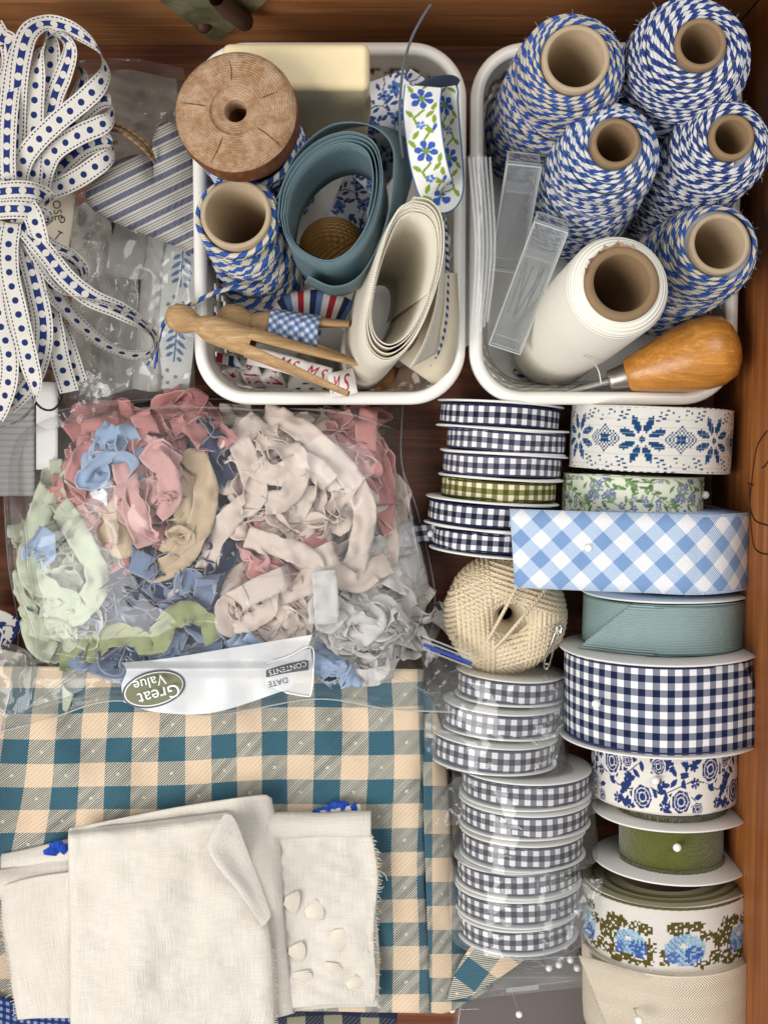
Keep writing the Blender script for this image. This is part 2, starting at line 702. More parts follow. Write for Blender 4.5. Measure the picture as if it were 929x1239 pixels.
def roll(name, label, x0, x1, y0, y1, mat, edge, yaw=0, flange=0, core=.45, pat=None, cat='ribbon roll', group=None,
         fl_r=None, du=.0006, zc=None, flange_up=True, flange_dn=True, fl_mat=None, rad=None, wob=.00025, band='ribbon', v_over=0):
    """a ribbon roll standing on its rim: x0..x1 its width and y0..y1 its ribbon's edges in the photo (at the crown)"""
    mid = (x0 + x1) / 2
    R = .045
    for _ in range(6):
        zz = zc if zc is not None else R + (fl_r or 0)
        R = (x1 - x0) / 2 * mm(zz + R * .15)
    if rad:
        R = rad
    zz = zc if zc is not None else R + flange
    cx = float(P(mid, (y0 + y1) / 2, zz)[0])
    ya, yb = float(P(mid, y0, zz + R)[1]), float(P(mid, y1, zz + R)[1])
    W = ya - yb
    cy = (ya + yb) / 2
    root = empty(name, (cx, cy, 0), label, cat, group)
    root.rotation_euler = (0, 0, R_(yaw))

    def L(r, th, y):                                     # local cylinder coordinates, th = 0 at the crown
        r, th, y = np.broadcast_arrays(np.asarray(r, float), th, y)
        return np.stack([r * np.sin(th) + cx, y + cy, zz + r * np.cos(th)], -1)
    n = int(2 * math.pi * R / du) if pat is not None else 128
    m = max(3, int(W / du)) if pat is not None else 7
    th = np.linspace(-math.pi, math.pi, n)[:, None]
    s = np.linspace(-.5, .5, m)[None, :]
    sd = abs(hash(label)) % 1 + len(label)
    rr = R + wob * snoise(th * 1.5, s * .8, sd) - .0003 * (np.abs(s) * 2) ** 8
    yy = s * W + .0004 * np.sin(th * 3 + sd)
    g = L(rr, th, yy)
    u, v = R * th + 0 * s, s * W + 0 * th
    uv = np.stack([u, v], -1)
    colr = pat(u, v) if pat is not None else None
    b = grid(band, g, mat, root, uv, colr)
    # wound edges on both faces
    nr = 15
    rs = np.repeat(np.linspace(R * core, R, nr), 2)
    dep = np.tile([0, .0009], nr) + np.repeat(np.random.default_rng(sd).uniform(0, .0006, nr), 2)
    for sgn in (1, -1):
        t = np.linspace(-math.pi, math.pi, 73)[None, :]
        g = L(rs[:, None] + 0 * t, t + 0 * rs[:, None], sgn * (W / 2 - dep[:, None]) + 0 * t)
        if sgn < 0:
            g = g[::-1]
        grid('wound_edge', g, layer_mat(edge), root)
    # core tube
    for sgn in (1,):
        t = np.linspace(-math.pi, math.pi, 49)[None, :]
        ys = np.array([-W / 2, W / 2])[:, None]
        grid('core', L(R * core, t + 0 * ys, ys + 0 * t)[::-1], MAT['cardboard'], root)
    if flange:
        fr_ = R + flange
        for sgn in (1, -1):
            if (sgn > 0 and not flange_up) or (sgn < 0 and not flange_dn):
                continue
            pr = [(R * core * .55, .0003), (R * core * .55, .0015), (fr_ - .0008, .0015), (fr_, .0011), (fr_, .0007), (fr_ - .0008, .0003), (R * core * .55, .0003)]
            t = np.linspace(-math.pi, math.pi, 97)[None, :]
            p_ = np.array(pr)
            bend = .0006 * np.sin(2 * t + sd) * (p_[:, 0] / fr_)[:, None] ** 2
            g = L(p_[:, 0][:, None] + 0 * t, t + 0 * p_[:, :1], sgn * (W / 2 + p_[:, 1][:, None] + .0006 + bend * .5))
            grid('flange', g, fl_mat or MAT['card'], root)
    return dict(root=root, R=R, cx=cx, cy=cy, W=W, zz=zz, L=L)


def pin(label, p, axis=(0, 0, -1), r=.0023, shaft=.012):
    p = np.asarray(p, float)
    axis = unit(np.asarray(axis, float))
    t = empty('ball_head_pin', p, label, 'pin', 'white ball head pins')
    a = np.linspace(0, math.pi, 13)
    lathe('pin_head', np.stack([r * np.sin(a) + 1e-6, -r * np.cos(a)], 1), frame(p, p - axis), MAT['pearl'], t, 20)
    tube('pin_shaft', [p + axis * r * .8, p + axis * (r + shaft)], .00035, MAT['steel'], t, 6)


# ---- painted patterns (colour of the cloth itself, evaluated on the ribbon's own u, v in metres)
class Pat:
    def __init__(s, u, v, bg):
        s.u, s.v = u, v
        s.c = np.empty(u.shape + (3,))
        s.c[:] = lin(bg)

    def put(s, mask, hexs):
        s.c[mask] = lin(hexs)

    def flower(s, u, v, cu, cv, r, hexs, n=5, rot=0, gap=.14, eye=None):
        x, y = u - cu, v - cv
        d = np.hypot(x, y)
        a = np.arctan2(y, x) + rot
        k = np.abs(np.cos(a * n / 2))
        s.put((d < r * (.45 + .55 * k ** .6)) & (k > gap) & (d > r * .16), hexs)
        if eye:
            s.put(d < r * .26, eye)

    def rose(s, u, v, cu, cv, r, hexs):
        x, y = u - cu, v - cv
        d = np.hypot(x, y) / r
        a = np.arctan2(y, x)
        lob = 1 - .1 * np.abs(np.sin(a * 3.5))
        ring = (np.abs(d - .36) < .05) | (np.abs(d - .7) < .04) | ((np.abs(np.sin(a * 2 + 1)) < .1) & (d > .4) & (d < .7)) | ((np.abs(np.sin(a * 2.5)) < .07) & (d > .7))
        s.put((d < lob) & ~ring, hexs)

    def leaf(s, u, v, cu, cv, ln, wd, ang, hexs, vein=None):
        x, y = u - cu, v - cv
        c, q = math.cos(ang), math.sin(ang)
        a, b = x * c + y * q, -x * q + y * c
        k = 1 - (a / ln) ** 2
        s.put((k > 0) & (np.abs(b) < wd * np.maximum(k, 0)), hexs)
        if vein:
            s.put((k > .2) & (np.abs(b) < wd * .12), vein)

    def line(s, u, v, pts, wd, hexs):
        for (a, b), (c, d) in zip(pts[:-1], pts[1:]):
            ex, ey = c - a, d - b
            t = np.clip(((u - a) * ex + (v - b) * ey) / (ex * ex + ey * ey), 0, 1)
            s.put(np.hypot(u - a - t * ex, v - b - t * ey) < wd, hexs)


def pat_cross(u, v):
    """blue counted-thread snowflakes"""
    p = Pat(u, v, '#e9e6df')
    cell = .00105
    i, j = np.floor(u / cell), np.floor(v / cell)
    fu, fv = u / cell - i, v / cell - j
    k = np.mod(i + 34, 40) - 20
    stitch = np.zeros(u.shape, bool)
    x, y = k, j + .5
    ax, ay = np.abs(x), np.abs(y)
    # eight-petal star
    d = np.maximum(ax, ay)
    a = np.degrees(np.arctan2(ay, ax))
    r = np.hypot(x, y)
    pet = np.zeros(u.shape, bool)
    for a0 in (22.5, 67.5):
        tt_ = r * np.cos(np.radians(a - a0))
        ww_ = np.abs(r * np.sin(np.radians(a - a0)))
        pet |= ww_ < np.minimum(np.minimum((tt_ - 3.0) * .6, (13.0 - tt_) * .7), 1.75)
    stitch |= pet
    stitch |= r < 1.8
    # small dotted diamond between the stars
    x2 = np.abs(np.abs(k) - 20)
    q = x2 + ay * 1.25
    stitch |= (q < 9.5) & (np.mod(x2 + np.floor(ay), 2) == 0) & (q > 2)
    stitch |= (x2 < 2.5) & (ay < 2.2)
    # scattered dashes near the borders
    e = (ay > 9) & (ay < 15.5) & (np.mod(np.floor(ay) * 2 + k, 5) < 2) & (np.mod(np.floor(k / 5) + np.floor(ay), 2) == 0) & (np.abs(ax - 12) < 7)
    stitch |= e
    # borders
    stitch |= (ay > 16.6) & (ay < 18.2)
    stitch |= (ay > 15.6) & (ay < 16.7) & (np.mod(k, 4) < 2)
    tex = (fu > .06) & (fv > .1)
    p.put(stitch & tex, '#1f4a78')
    p.put(stitch & ~tex, '#7d8fa8')
    p.put((np.mod(j, 2) == 0) & ~stitch & (fv < .15), '#d3cfc6')
    return p.c


def pat_green(u, v):
    p = Pat(u, v, '#dfe2cf')
    r = random.Random(4)
    per = .05
    U = np.mod(u, per)
    for k in range(16):
        a = r.uniform(0, per)
        b = r.uniform(-.014, .014)
        pts = [(a, b)]
        h = r.uniform(-1, 1)
        for _ in range(5):
            h += r.uniform(-.7, .7)
            pts.append((pts[-1][0] + .0042 * math.cos(h), pts[-1][1] + .0042 * math.sin(h)))
        for dx in (-per, 0, per):
            p.line(U + dx, v, pts, .00028, '#6f8457')
    for k in range(95):
        a, b, an = r.uniform(0, per), r.uniform(-.017, .017), r.uniform(0, 3.14)
        for dx in (-per, 0, per):
            p.leaf(U + dx, v, a, b, .0026, .0009, an, r.choice(['#6f8f5c', '#86a46b', '#577a4a']))
    for k in range(38):
        a, b = r.uniform(0, per), r.uniform(-.016, .016)
        for dx in (-per, 0, per):
            p.flower(U + dx, v, a, b, .0021, r.choice(['#8593b5', '#6f7fa8']), 5, r.uniform(0, 3), .25, '#d8c66a')
    return p.c


def pat_navy_floral(u, v):
    p = Pat(u, v, '#e3ded6')
    r = random.Random(11)
    per = .058
    U = np.mod(u + .01, per) / .773
    nv = '#27396f'
    for dx in (-.075, 0, .075):
        x = U + dx
        p.line(x, v, [(0, -.004), (.01, 0), (.02, .0035), (.03, .002), (.04, -.003), (.05, -.004), (.062, 0), (.075, -.004)], .00035, '#2c3350')
        p.line(x, v, [(.012, .001), (.02, -.006), (.026, -.011)], .0003, '#2c3350')
        p.line(x, v, [(.045, -.003), (.05, .006), (.058, .012)], .0003, '#2c3350')
        p.line(x, v, [(.028, .002), (.033, .009)], .0003, '#2c3350')
        ROSES = ((.012, -.008, .0068), (.034, .009, .0072), (.060, -.007, .007), (.071, .011, .0046), (.024, -.0125, .004), (.048, .012, .004))
        for cu, cv in ((.021, .0115), (.04, -.0105), (.049, -.012), (.004, .0115), (.0, -.011), (.022, .002), (.049, .003), (.073, .001)):
            p.flower(x, v, cu, cv, .0034, nv, 6, .3, .25)
        for k in range(64):
            p.leaf(x, v, r.uniform(0, .075), r.uniform(-.014, .014), .0034, .0016, r.uniform(0, 3.14), nv)
        r.seed(11)
    for dx in (-.075, 0, .075):
        for cu, cv, rr in ROSES:
            p.put(np.hypot(U + dx - cu, v - cv) < rr * 1.14, '#e3ded6')
            p.rose(U + dx, v, cu, cv, rr, nv)
    return p.c


def pat_stitch(u, v):
    """counted-thread blue roses with olive leaves"""
    p = Pat(u, v, '#e6dfd6')
    cell = .0011
    i, j = np.floor(u / cell), np.floor(v / cell)
    fu, fv = u / cell - i, v / cell - j
    k = np.mod((i + .5) * cell / .0016 + 9, 42)
    y = (j + .5) * cell / .0016
    ok = np.ones(u.shape, bool)
    R_1 = np.random.default_rng(5).random((64, 64))
    h = R_1[(i.astype(int)) % 64, (j.astype(int)) % 64]
    def blob(cx, cy, rx, ry): return ((k - cx) / rx) ** 2 + ((y - cy) / ry) ** 2
    olive = np.zeros(u.shape, bool)
    for cx, cy, rx, ry in ((7, 6, 4.5, 2.6), (16, 3, 3, 2), (25, 3, 3.2, 5.5), (26, -6, 4, 3), (20, -5, 3, 2.5), (35, 5, 3, 2.4), (33, -6, 3.5, 2.5), (2, -4, 3, 3), (39, -1, 2.4, 3), (13, 6.5, 3, 1.6), (21, 1, 2.4, 3.5), (29, 6, 2.6, 2), (38, 5, 2.2, 2), (15, -7, 3, 1.6), (38, -6, 2.6, 2)):
        olive |= (blob(cx, cy, rx, ry) < 1) & (h > .22)
    p.put(olive & ok, '#5d5427')
    for cx, cy, rr, s_ in ((9, -1.5, 7, 1), (32, -.5, 5.5, .8)):
        b = blob(cx, cy, rr, rr * .8)
        p.put((b < 1) & ok, '#a9c7d8')
        p.put((b < 1) & (np.mod(i + j, 3) == 0) & ok & (k < cx), '#6f97c9')
        p.put((blob(cx + 3, cy - 2, 3.2, 3.4) < 1) & (h > .3) & ok, '#4465ad')
        p.put((blob(cx - 4, cy - 2.5, 2.2, 2.2) < 1) & ok & (h > .3), '#5577bb')
        p.put((blob(cx - .5, cy + 1.2, 1.3, .8) < 1) & ok, '#5d5427')
    p.c *= (.82 + .36 * h)[..., None] * (1 - .25 * ((fu < .12) | (fv < .15)))[..., None]
    p.c[~(olive | (p.c[..., 2] > p.c[..., 0] * 1.15))] = lin('#e6dfd6')
    return p.c


def pat_border(u, v, W):
    c = pat_stitch(u, v)
    return c


PAINT = painted('printed_ribbon_cloth')
PAINT2 = painted('stitched_ribbon_cloth', .0009, bump=.7)

# ---- the right-hand column, from the basket down
R1 = roll('ribbon_roll', 'white ribbon roll with blue cross-stitch snowflakes beside awl basket', 690, 883, 492, 572, PAINT2, '#d9d4ca', -2.5, pat=pat_cross, du=.00045)
R2 = roll('ribbon_roll', 'pale green ribbon roll printed with small leaves and blue blossoms', 680, 849, 577, 632, PAINT, '#ccd2bd', -1.5, pat=pat_green)
diag = gingham('sky_blue_diagonal_gingham', '#7f9fca', '#c2d3e8', '#ecedef', .0152, 45, .0014, edge='#9fbfe2', half=.0228)
# the roll with its loose end
R3 = roll('ribbon_roll', 'wide sky blue and white diagonal gingham ribbon roll, loose end pulled out', 700, 906, 622, 719, diag, '#a9c3e4', -1.2)


def tail(Rr, th0, L1, cut0, cut1, mat, droop=0.0, n=26, m=7, pat=None, drop2=0, name='loose_end', lift=.0006, dirn=-1, curl=0):
    """ribbon leaving the roll along its tangent at angle th0 (dirn -1: towards -x); cut0/cut1 = extra length at the two edges"""
    R, W, L = Rr['R'] + lift, Rr['W'], Rr['L']
    s = np.linspace(-.5, .5, m)[None, :]
    ln = L1 + cut0 * (.5 - s) + cut1 * (.5 + s)
    t = np.linspace(0, 1, n)[:, None]
    arc = .6 * R
    d = t * (ln + arc)
    th = th0 - dirn * .6 + dirn * np.minimum(d, arc) / R
    rl = Rr['R'] - .0008 + (lift + .0008) * np.clip(d / arc, 0, 1) ** 1.5
    base = L(rl + 0 * s, th + 0 * s, s * W * .999 + 0 * th)
    ex = np.maximum(d - arc, 0)
    tx, tz = dirn * math.cos(th0), -dirn * math.sin(th0)
    g = base.copy()
    g[..., 0] += ex * tx
    g[..., 2] += ex * tz - droop * ex ** 2 + curl * np.sin(ex * 60) * .001
    u = dirn * d + R * (th0 - dirn * .6)
    uv = np.stack([u + 0 * s, s * W + 0 * u], -1)
    return grid(name, g, mat, Rr['root'], uv, pat(uv[..., 0], uv[..., 1]) if pat else None, solid=.0005)


tail(R3, -.10, .0855, -.002, .002, diag, .6, name='loose_end')
sage = M('sage_satin', .38, .4)
sage.b.inputs['Anisotropic'].default_value = .4
u_, v_ = sage.uv()
sage.base(shade_var(sage, sage.col('#869c9b'), 70, .3))
sage.bump((v_ * 4500.0).sin() + sage.noise(500, 3, stretch=(.2, 1, 1)) * 2.5, .0004, .6)
SAGE = sage.m
R4 = roll('ribbon_roll', 'plain grey green satin ribbon roll with slanted loose end', 704, 900, 733, 795, SAGE, '#5d7573', -.5, flange=.0012)
tail(R4, -.75, .022, .004, -.03, SAGE, -6, name='loose_end', lift=.0022)
nav = gingham('navy_gingham', '#131d40', '#868a99', '#ebe9e8', .0076, 0, .0006, edge='#20294f', half=.0262)
R5 = roll('ribbon_spool', 'big card spool of wide navy and white gingham ribbon with frayed end', 681, 912, 808, 914, nav, '#2a3052', .6, flange=.003)
tail(R5, .62, .012, .028, -.008, nav, -2, dirn=1)
R6 = roll('ribbon_roll', 'cream ribbon roll woven with navy blue roses and leaves', 714, 893, 918, 987, PAINT, '#cfc9c0', .5, pat=pat_navy_floral, du=.0004)
velvet = M('olive_velvet', .95, .05)
velvet.b.inputs['Sheen Weight'].default_value = .5
velvet.base(shade_var(velvet, velvet.col('#585a22'), 160, .7))
velvet.bump(velvet.noise(700, 4), .0014, 1.0)
R7 = roll('ribbon_spool', 'white card spool of narrow olive green velvet ribbon with fringed edge', 748, 874, 1000, 1056, velvet.m, '#4c4f22', .8, flange=.0155, zc=.0465, core=.5)
# velvet fringe
fa = Acc()
for i in range(420):
    th = -1.45 + 2.9 * i / 419
    for sg in (-1, 1):
        a = R7['L'](R7['R'] + .0002, th, sg * (R7['W'] / 2 - .001))
        b = R7['L'](R7['R'] + .0014 + .001 * rng.random(), th + rng.normal(0, .03), sg * (R7['W'] / 2 + .0026 + .0024 * rng.random()))
        fa.put(*tubegeo([a, (a + b) / 2, b], .00028, 4, cap=False))
fo = fa.build('fringe', velvet.m, R7['root'])
fo['kind'] = 'stuff'
R8 = roll('ribbon_roll', 'cream ribbon roll with blue cross-stitch roses, olive leaves and pinned end', 702, 906, 1098, 1192, PAINT2, '#a79f86', 1.5, pat=pat_stitch, core=.55, du=.00042)


def stripe_edges(Rr, hexs):
    mt = plain('olive_edge_cord', hexs, .9, .1, .3, 400)
    for sg in (-1, 1):
        t = np.linspace(-2.2, 2.2, 260)
        rr = Rr['R'] + .0003 + .0002 * np.sin(t * 300)
        tube('edge_cord', Rr['L'](rr, t, sg * (Rr['W'] / 2 - .0012)), .0007, mt, Rr['root'], 6)
    for q in (.72, .86):
        t = np.linspace(-2.4, 2.4, 160)
        tube('edge_cord', Rr['L'](Rr['R'] * q, t, Rr['W'] / 2 + .0004), .0007, mt, Rr['root'], 5)


stripe_edges(R8, '#5c5a34')
tail(R8, .95, .016, .014, -.004, PAINT2, -4, pat=pat_stitch, dirn=1, m=90, n=90, lift=.0012)
herr = M('cream_herringbone_twill', .8, .2)
u_, v_ = herr.uv()
zz_ = ((v_ / .012).frac() - .5).abs() * .012
herr.base(shade_var(herr, herr.col('#e6d8c2'), 60, .2))
herr.bump(((u_ + zz_ * 1.0) * (6.2832 / .0016)).sin(), .0006, .8)
R9 = roll('ribbon_roll', 'plain cream herringbone twill tape roll with pointed loose end', 700, 918, 1182, 1285, herr.m, '#d6ccb8', 2, core=.3)
tail(R9, -.78, .016, -.012, .012, herr.m, -5)

pin('white ball pin stuck in the sky blue gingham ribbon', P(712, 663, .112), (0.3, 0, -1))
pin('white ball pin poking from the pale green floral roll', P(853, 599, .055), (-1, 0, .1))
pin('white ball pin stuck in the navy gingham ribbon', P(721, 852, .106), (.4, 0, -1))
pin('white ball pin in the ribbon of navy woven roses', P(793, 945, .0845), (.1, 0, -1))
pin('white ball pin in the olive velvet ribbon', P(819, 1026, .0805), (0, 0, -1))
pin('white ball pin holding the cross-stitch rose ribbon end', P(916, 1122, .062), (-1, 0, .1))
pin('white ball pin in the cream twill tape', P(773, 1235, .1045), (0, 0, -1))

# ---- narrow gingham spools
gNAVY = gingham('narrow_navy_gingham', '#14182f', '#797b88', '#e8e6e6', .0061, 0, .0005, off=(0, .25), edge='#23284a', half=.0062)
gSMOKE = gingham('narrow_smoky_gingham', '#33354a', '#85848f', '#e9e7e8', .0061, 0, .0005, off=(.3, .25), edge='#3c3f5c', half=.0062)
gOLIVE = gingham('narrow_olive_gingham', '#4d5220', '#8f8b5c', '#e7dcc0', .0061, 0, .0005, off=(.1, .25), edge='#4d5220', half=.0062)
gGREY = gingham('narrow_grey_gingham', '#33343f', '#807f87', '#e4e2e2', .0066, 0, .0005, off=(.2, .25), edge='#54566a', half=.0068)
rim_dark = plain('dark_flange_card', '#8f8a86', .7, .2, .2, 60)
small = [
    ('narrow navy gingham ribbon spool on top of the row, against the basket', 533, 676, 490, 516, gNAVY, '#22264a', -4),
    ('narrow smoky gingham ribbon spool just below the topmost navy spool', 541, 683, 522, 547, gSMOKE, '#3c4060', -3.5),
    ('narrow smoky gingham ribbon spool resting against the olive one', 536, 678, 552, 577, gSMOKE, '#3c4060', -3),
    ('narrow olive green and cream gingham ribbon spool', 534, 672, 583, 607, gOLIVE, '#4a4d22', -3),
    ('narrow navy gingham ribbon spool just below the olive one', 518, 662, 613, 640, gNAVY, '#1c2040', -5),
    ('narrow navy gingham ribbon spool touching the cotton string ball', 524, 668, 647, 671, gNAVY, '#1c2040', -4)]
SM = []
for lb, a, b, c, d, mt, ed, yw in small:
    SM.append(roll('ribbon_spool', lb, a, b, c, d, mt, ed, yw, flange=.0024, group='narrow gingham spools in a row', core=.6, cat='ribbon spool'))
# loose tail with a pin by the lowest one
ribbon('loose_end', [(533, 650, .037, 0), (518, 650, .032, 8), (500, 653, .026, 0), (488, 655, .022, 0)], .0125, gNAVY, SM[5]['root'], n=20)
pin('white ball pin at the navy gingham tail near the zip bag', P(521, 646, .037), (.6, 0, -.5), .002)
for c_, (lb3, xs, ys, yw) in enumerate([
    ('in the wrapped pack under the string ball', [(553, 680), (537, 676), (523, 672)], [(828, 852), (868, 893), (909, 935)], -3),
    ('in the wrapped pack with the open corner', [(557, 713), (556, 712), (557, 706)], [(953, 978), (991, 1014), (1028, 1052)], 0),
    ('in the lowest wrapped pack above the pin box', [(551, 702), (551, 702), (554, 697)], [(1061, 1085), (1096, 1120), (1131, 1153)], 2)]):
    for k_, ((a, b), (c, d)) in enumerate(zip(xs, ys)):
        roll('ribbon_spool', ['upper', 'middle', 'lower'][k_] + ' grey gingham ribbon spool ' + lb3, a, b, c, d, gGREY, '#4a4c60', yw, flange=.0016,
             group='grey gingham spools in plastic', core=.6, cat='ribbon spool')

# ================================================================ BASKETS
def rrect(hw, hh, r, npc=14, nx=30, ny=40):
    """closed rounded rectangle, even steps"""
    pts = []
    cs = [(hw - r, hh - r, 0), (-hw + r, hh - r, 90), (-hw + r, -hh + r, 180), (hw - r, -hh + r, 270)]
    for i, (x, y, a0) in enumerate(cs):
        for k in range(npc):
            a = R_(a0 + 90 * k / npc)
            pts.append((x + r * math.cos(a), y + r * math.sin(a)))
        a = R_(a0 + 90)
        p = (x + r * math.cos(a), y + r * math.sin(a))
        nxt = cs[(i + 1) % 4]
        b = R_(nxt[2])
        q = (nxt[0] + r * math.cos(b), nxt[1] + r * math.sin(b))
        m = nx if i % 2 == 0 else ny
        for k in range(m):
            pts.append((p[0] + (q[0] - p[0]) * k / m, p[1] + (q[1] - p[1]) * k / m))
    return np.array(pts)


def basket(label, x0, x1, y0, y1, zr):
    a, b = P(x0, y0, zr), P(x1, y1, zr)
    cx, cy = (a[0] + b[0]) / 2, (a[1] + b[1]) / 2
    hw, hh = abs(b[0] - a[0]) / 2 - .003, abs(a[1] - b[1]) / 2 - .003
    t = empty('storage_basket', (cx, cy, .001), label, 'basket', 'white plastic baskets')
    nz = 15
    rings = []
    for k in range(nz):
        f = k / (nz - 1)
        sh = (1 - f) * .010
        rings.append(np.c_[rrect(hw - sh, hh - sh, .026) + [cx, cy], np.full(216 if False else len(rrect(hw, hh, .026)), .003 + f * (zr - .003))])
    n = len(rings[0])
    v = np.vstack(rings)
    fs = []
    for k in range(nz - 1):
        for i in range(n):
            bandk = (k - 2) // 3
            if 2 <= k < 11 and (k - 2) % 3 < 2 and (i + bandk * 2 + ((k - 2) % 3)) % 4 < 2:
                continue
            j = (i + 1) % n
            fs.append([k * n + i, k * n + j, (k + 1) * n + j, (k + 1) * n + i])
    o = add('wall', v, fs, MAT['plastic'], t)
    md = o.modifiers.new('thickness', 'SOLIDIFY')
    md.thickness = .0018
    md.offset = -1
    # rim
    lp = rrect(hw, hh, .026)
    lp = np.vstack([lp, lp[:1]])
    nr = np.vstack([lp[1:] - lp[:-1], lp[1] - lp[0]])
    out = unit(np.c_[nr[:, 1], -nr[:, 0], 0 * nr[:, 0]])
    prof = [(-.0032, -.004), (-.0034, 0), (-.0026, .0022), (0, .0030), (.0026, .0022), (.0036, 0), (.0036, -.006), (.0030, -.007), (.0026, -.006), (.002, -.001), (-.002, -.001), (-.0032, -.004)]
    pa = np.array(prof)
    g = np.c_[lp + [cx, cy], np.full(len(lp), zr)][:, None] + pa[None, :, :1] * out[:, None] + pa[None, :, 1:] * np.array([0, 0, 1.0])
    grid('rim', g, MAT['plastic'], t)
    bt = rrect(hw - .0102, hh - .0102, .0255)
    k = len(bt)
    vb = np.vstack([np.c_[bt + [cx, cy], np.full(k, .0022)], np.c_[bt + [cx, cy], np.full(k, .004)]])
    add('bottom', vb, [list(range(k))[::-1], list(range(k, 2 * k))] + [[i, (i + 1) % k, k + (i + 1) % k, k + i] for i in range(k)], MAT['plastic'], t, smooth=False)
    return t


basket('white plastic basket holding wooden spool, soap, pegs and ribbon coils', 233, 561, 52, 488, .068)
basket('white plastic basket holding twine cones, white roll and awl', 571, 889, 52, 488, .068)

# ================================================================ TWINE
def twine_cone(name, label, top, zt, base, rt, rb, tube_r, mat, core_hex, zb=.006, strand=.00102, seed=0, cat='twine spool', proud=.004, card='cardboard', sh=.80, tilt=.006):
    B, T = P(base[0], base[1], zb), P(top[0], top[1], zt)
    fr = frame(B, T)
    o, x, y, z = fr
    Hh = float(np.linalg.norm(T - B))
    t = empty(name, B, label, cat, 'twine spools')
    hw = Hh - proud
    prof = [(rb * .93, 0), (rb, .01), (rb * .97 + rt * .03, hw * .3), (rb * .4 + rt * .6, hw * .6), (rt * 1.0, hw * sh)]
    for a in np.linspace(0, 1, 7)[1:]:
        prof.append((rt + (tube_r + .0012 - rt) * (1 - math.cos(a * 1.5708)) * 1.0, hw * sh + (hw - hw * sh) * math.sin(a * 1.5708)))
    pf = cr(np.c_[np.array(prof), np.zeros(len(prof))], 200)[:, :2]
    L = np.r_[0, np.cumsum(np.linalg.norm(np.diff(pf, axis=0), axis=1))]
    pitch = strand * 1.78
    turns = L[-1] / pitch
    seg = 44
    n = int(turns * seg)
    th = np.arange(n) * 2 * math.pi / seg
    s = th / (2 * math.pi) * pitch
    ph = seed + th * .012
    r0 = np.interp(s, L, pf[:, 0])
    h0 = np.interp(s, L, pf[:, 1])
    fade = np.clip((hw * sh + .006 - h0) / .02, 0, 1) * np.clip(h0 / .012, 0, 1)
    grp = np.clip(np.sin(th / (2 * math.pi) / 9.0 * 6.2832 + seed) * 4, -1, 1)    # bands wound the other way
    s2 = s + tilt * fade * grp * np.sin(th + ph) + .0005 * snoise(s / .012, th * .3, seed + 3)
    r = np.interp(s2, L, pf[:, 0]) + .0004 * snoise(s / .004, th * .5, seed) + strand * .5 * grp + strand * .25 * np.sin(s / .0043 + seed)
    h = np.interp(s2, L, pf[:, 1])
    c, q = np.cos(th)[:, None], np.sin(th)[:, None]
    rad = c * x + q * y
    path = o + h[:, None] * z + r[:, None] * rad
    nr = rad + z * np.where(h0 > hw * sh, 1.0, 0.0)[:, None]
    v, f, u = tubegeo(path, strand, 6, nr, cap=False)
    dr_ = np.random.default_rng(seed + 90)
    ph_ = np.interp(np.arange(n), np.arange(0, n + seg * 2, seg // 2), np.cumsum(dr_.uniform(-.0035, .0035, len(np.arange(0, n + seg * 2, seg // 2)))))
    u[:, 0] += np.repeat(ph_, 7)
    add('wound_twine', v, f, mat, t, u)
    fz = Acc()
    hr = np.random.default_rng(seed + 5)
    for i in hr.integers(0, n, 420):
        b_ = path[i] + rad[i] * strand * .7
        d_ = unit(rad[i] + hr.normal(0, .8, 3)) * hr.uniform(.0012, .0034)
        fz.put(*tubegeo([b_, b_ + d_ * .6, b_ + d_ + hr.normal(0, .0005, 3)], .00009, 3, cap=False))
    fo_ = fz.build('fuzz', FUZZ, t)
    fo_['kind'] = 'stuff'
    cp = pf.copy()
    cp[:, 0] -= strand * .7
    cp[-1, 0] = tube_r - .001
    cp[:, 1] -= .001
    lathe('inner_winding', cp, fr, plain('inner_twine', core_hex, .9, .1, .3, 300), t, 40)
    tw = .0026
    wv_ = [(tube_r - tw, .004), (tube_r - tw, Hh - .0006), (tube_r - tw + .0006, Hh), (tube_r - .0006, Hh), (tube_r, Hh - .0006), (tube_r, hw - .006)]
    lathe('cardboard_tube', wv_, fr, MAT[card], t, 48)
    return t


FUZZ = plain('loose_fibre', '#cfd2da', .9, .1, 0)
tw_tan = twine_mat('blue_and_tan_twine', '#3d5ea8', '#d6ccba', .0075)
tw_nw = twine_mat('navy_and_white_twine', '#33498a', '#e6e5e3', .0072)
tw_bw = twine_mat('blue_and_white_twine', '#3d5c9e', '#e8e7e5', .0072)
tw_bc = twine_mat('bright_blue_and_cream_twine', '#3a5fa6', '#d8d0bc', .0095)
twine_cone('twine_spool', 'fat blue and tan twine spool with the widest cardboard tube', (697, 70), .150, (650, 174), .0262, .0305, .0158, tw_tan, '#8d8c88', seed=1)
twine_cone('twine_spool', 'navy and white twine spool in the drawer corner', (848, 52), .158, (768, 166), .0290, .0315, .0118, tw_nw, '#9094a0', seed=2, card='cardboard2')
twine_cone('twine_spool', 'blue and white twine spool beside the white thread roll', (745, 172), .148, (692, 262), .0245, .0280, .0115, tw_bw, '#9094a0', seed=3, card='cardboard2')
twine_cone('twine_spool', 'blue and white twine spool leaning on the wooden drawer side', (886, 165), .150, (798, 246), .0235, .0265, .0105, tw_nw, '#9094a0', seed=4, card='cardboard2')
twine_cone('twine_spool', 'bright blue and cream twine spool behind the awl handle', (871, 294), .128, (790, 352), .0240, .0265, .0150, tw_bc, '#8f95a2', seed=5)
twine_cone('twine_spool', 'bright blue and cream twine spool under the wooden bobbin', (285, 258), .124, (322, 336), .0185, .0225, .0175, tw_bc, '#8f95a2', seed=6, sh=.93, strand=.0016)

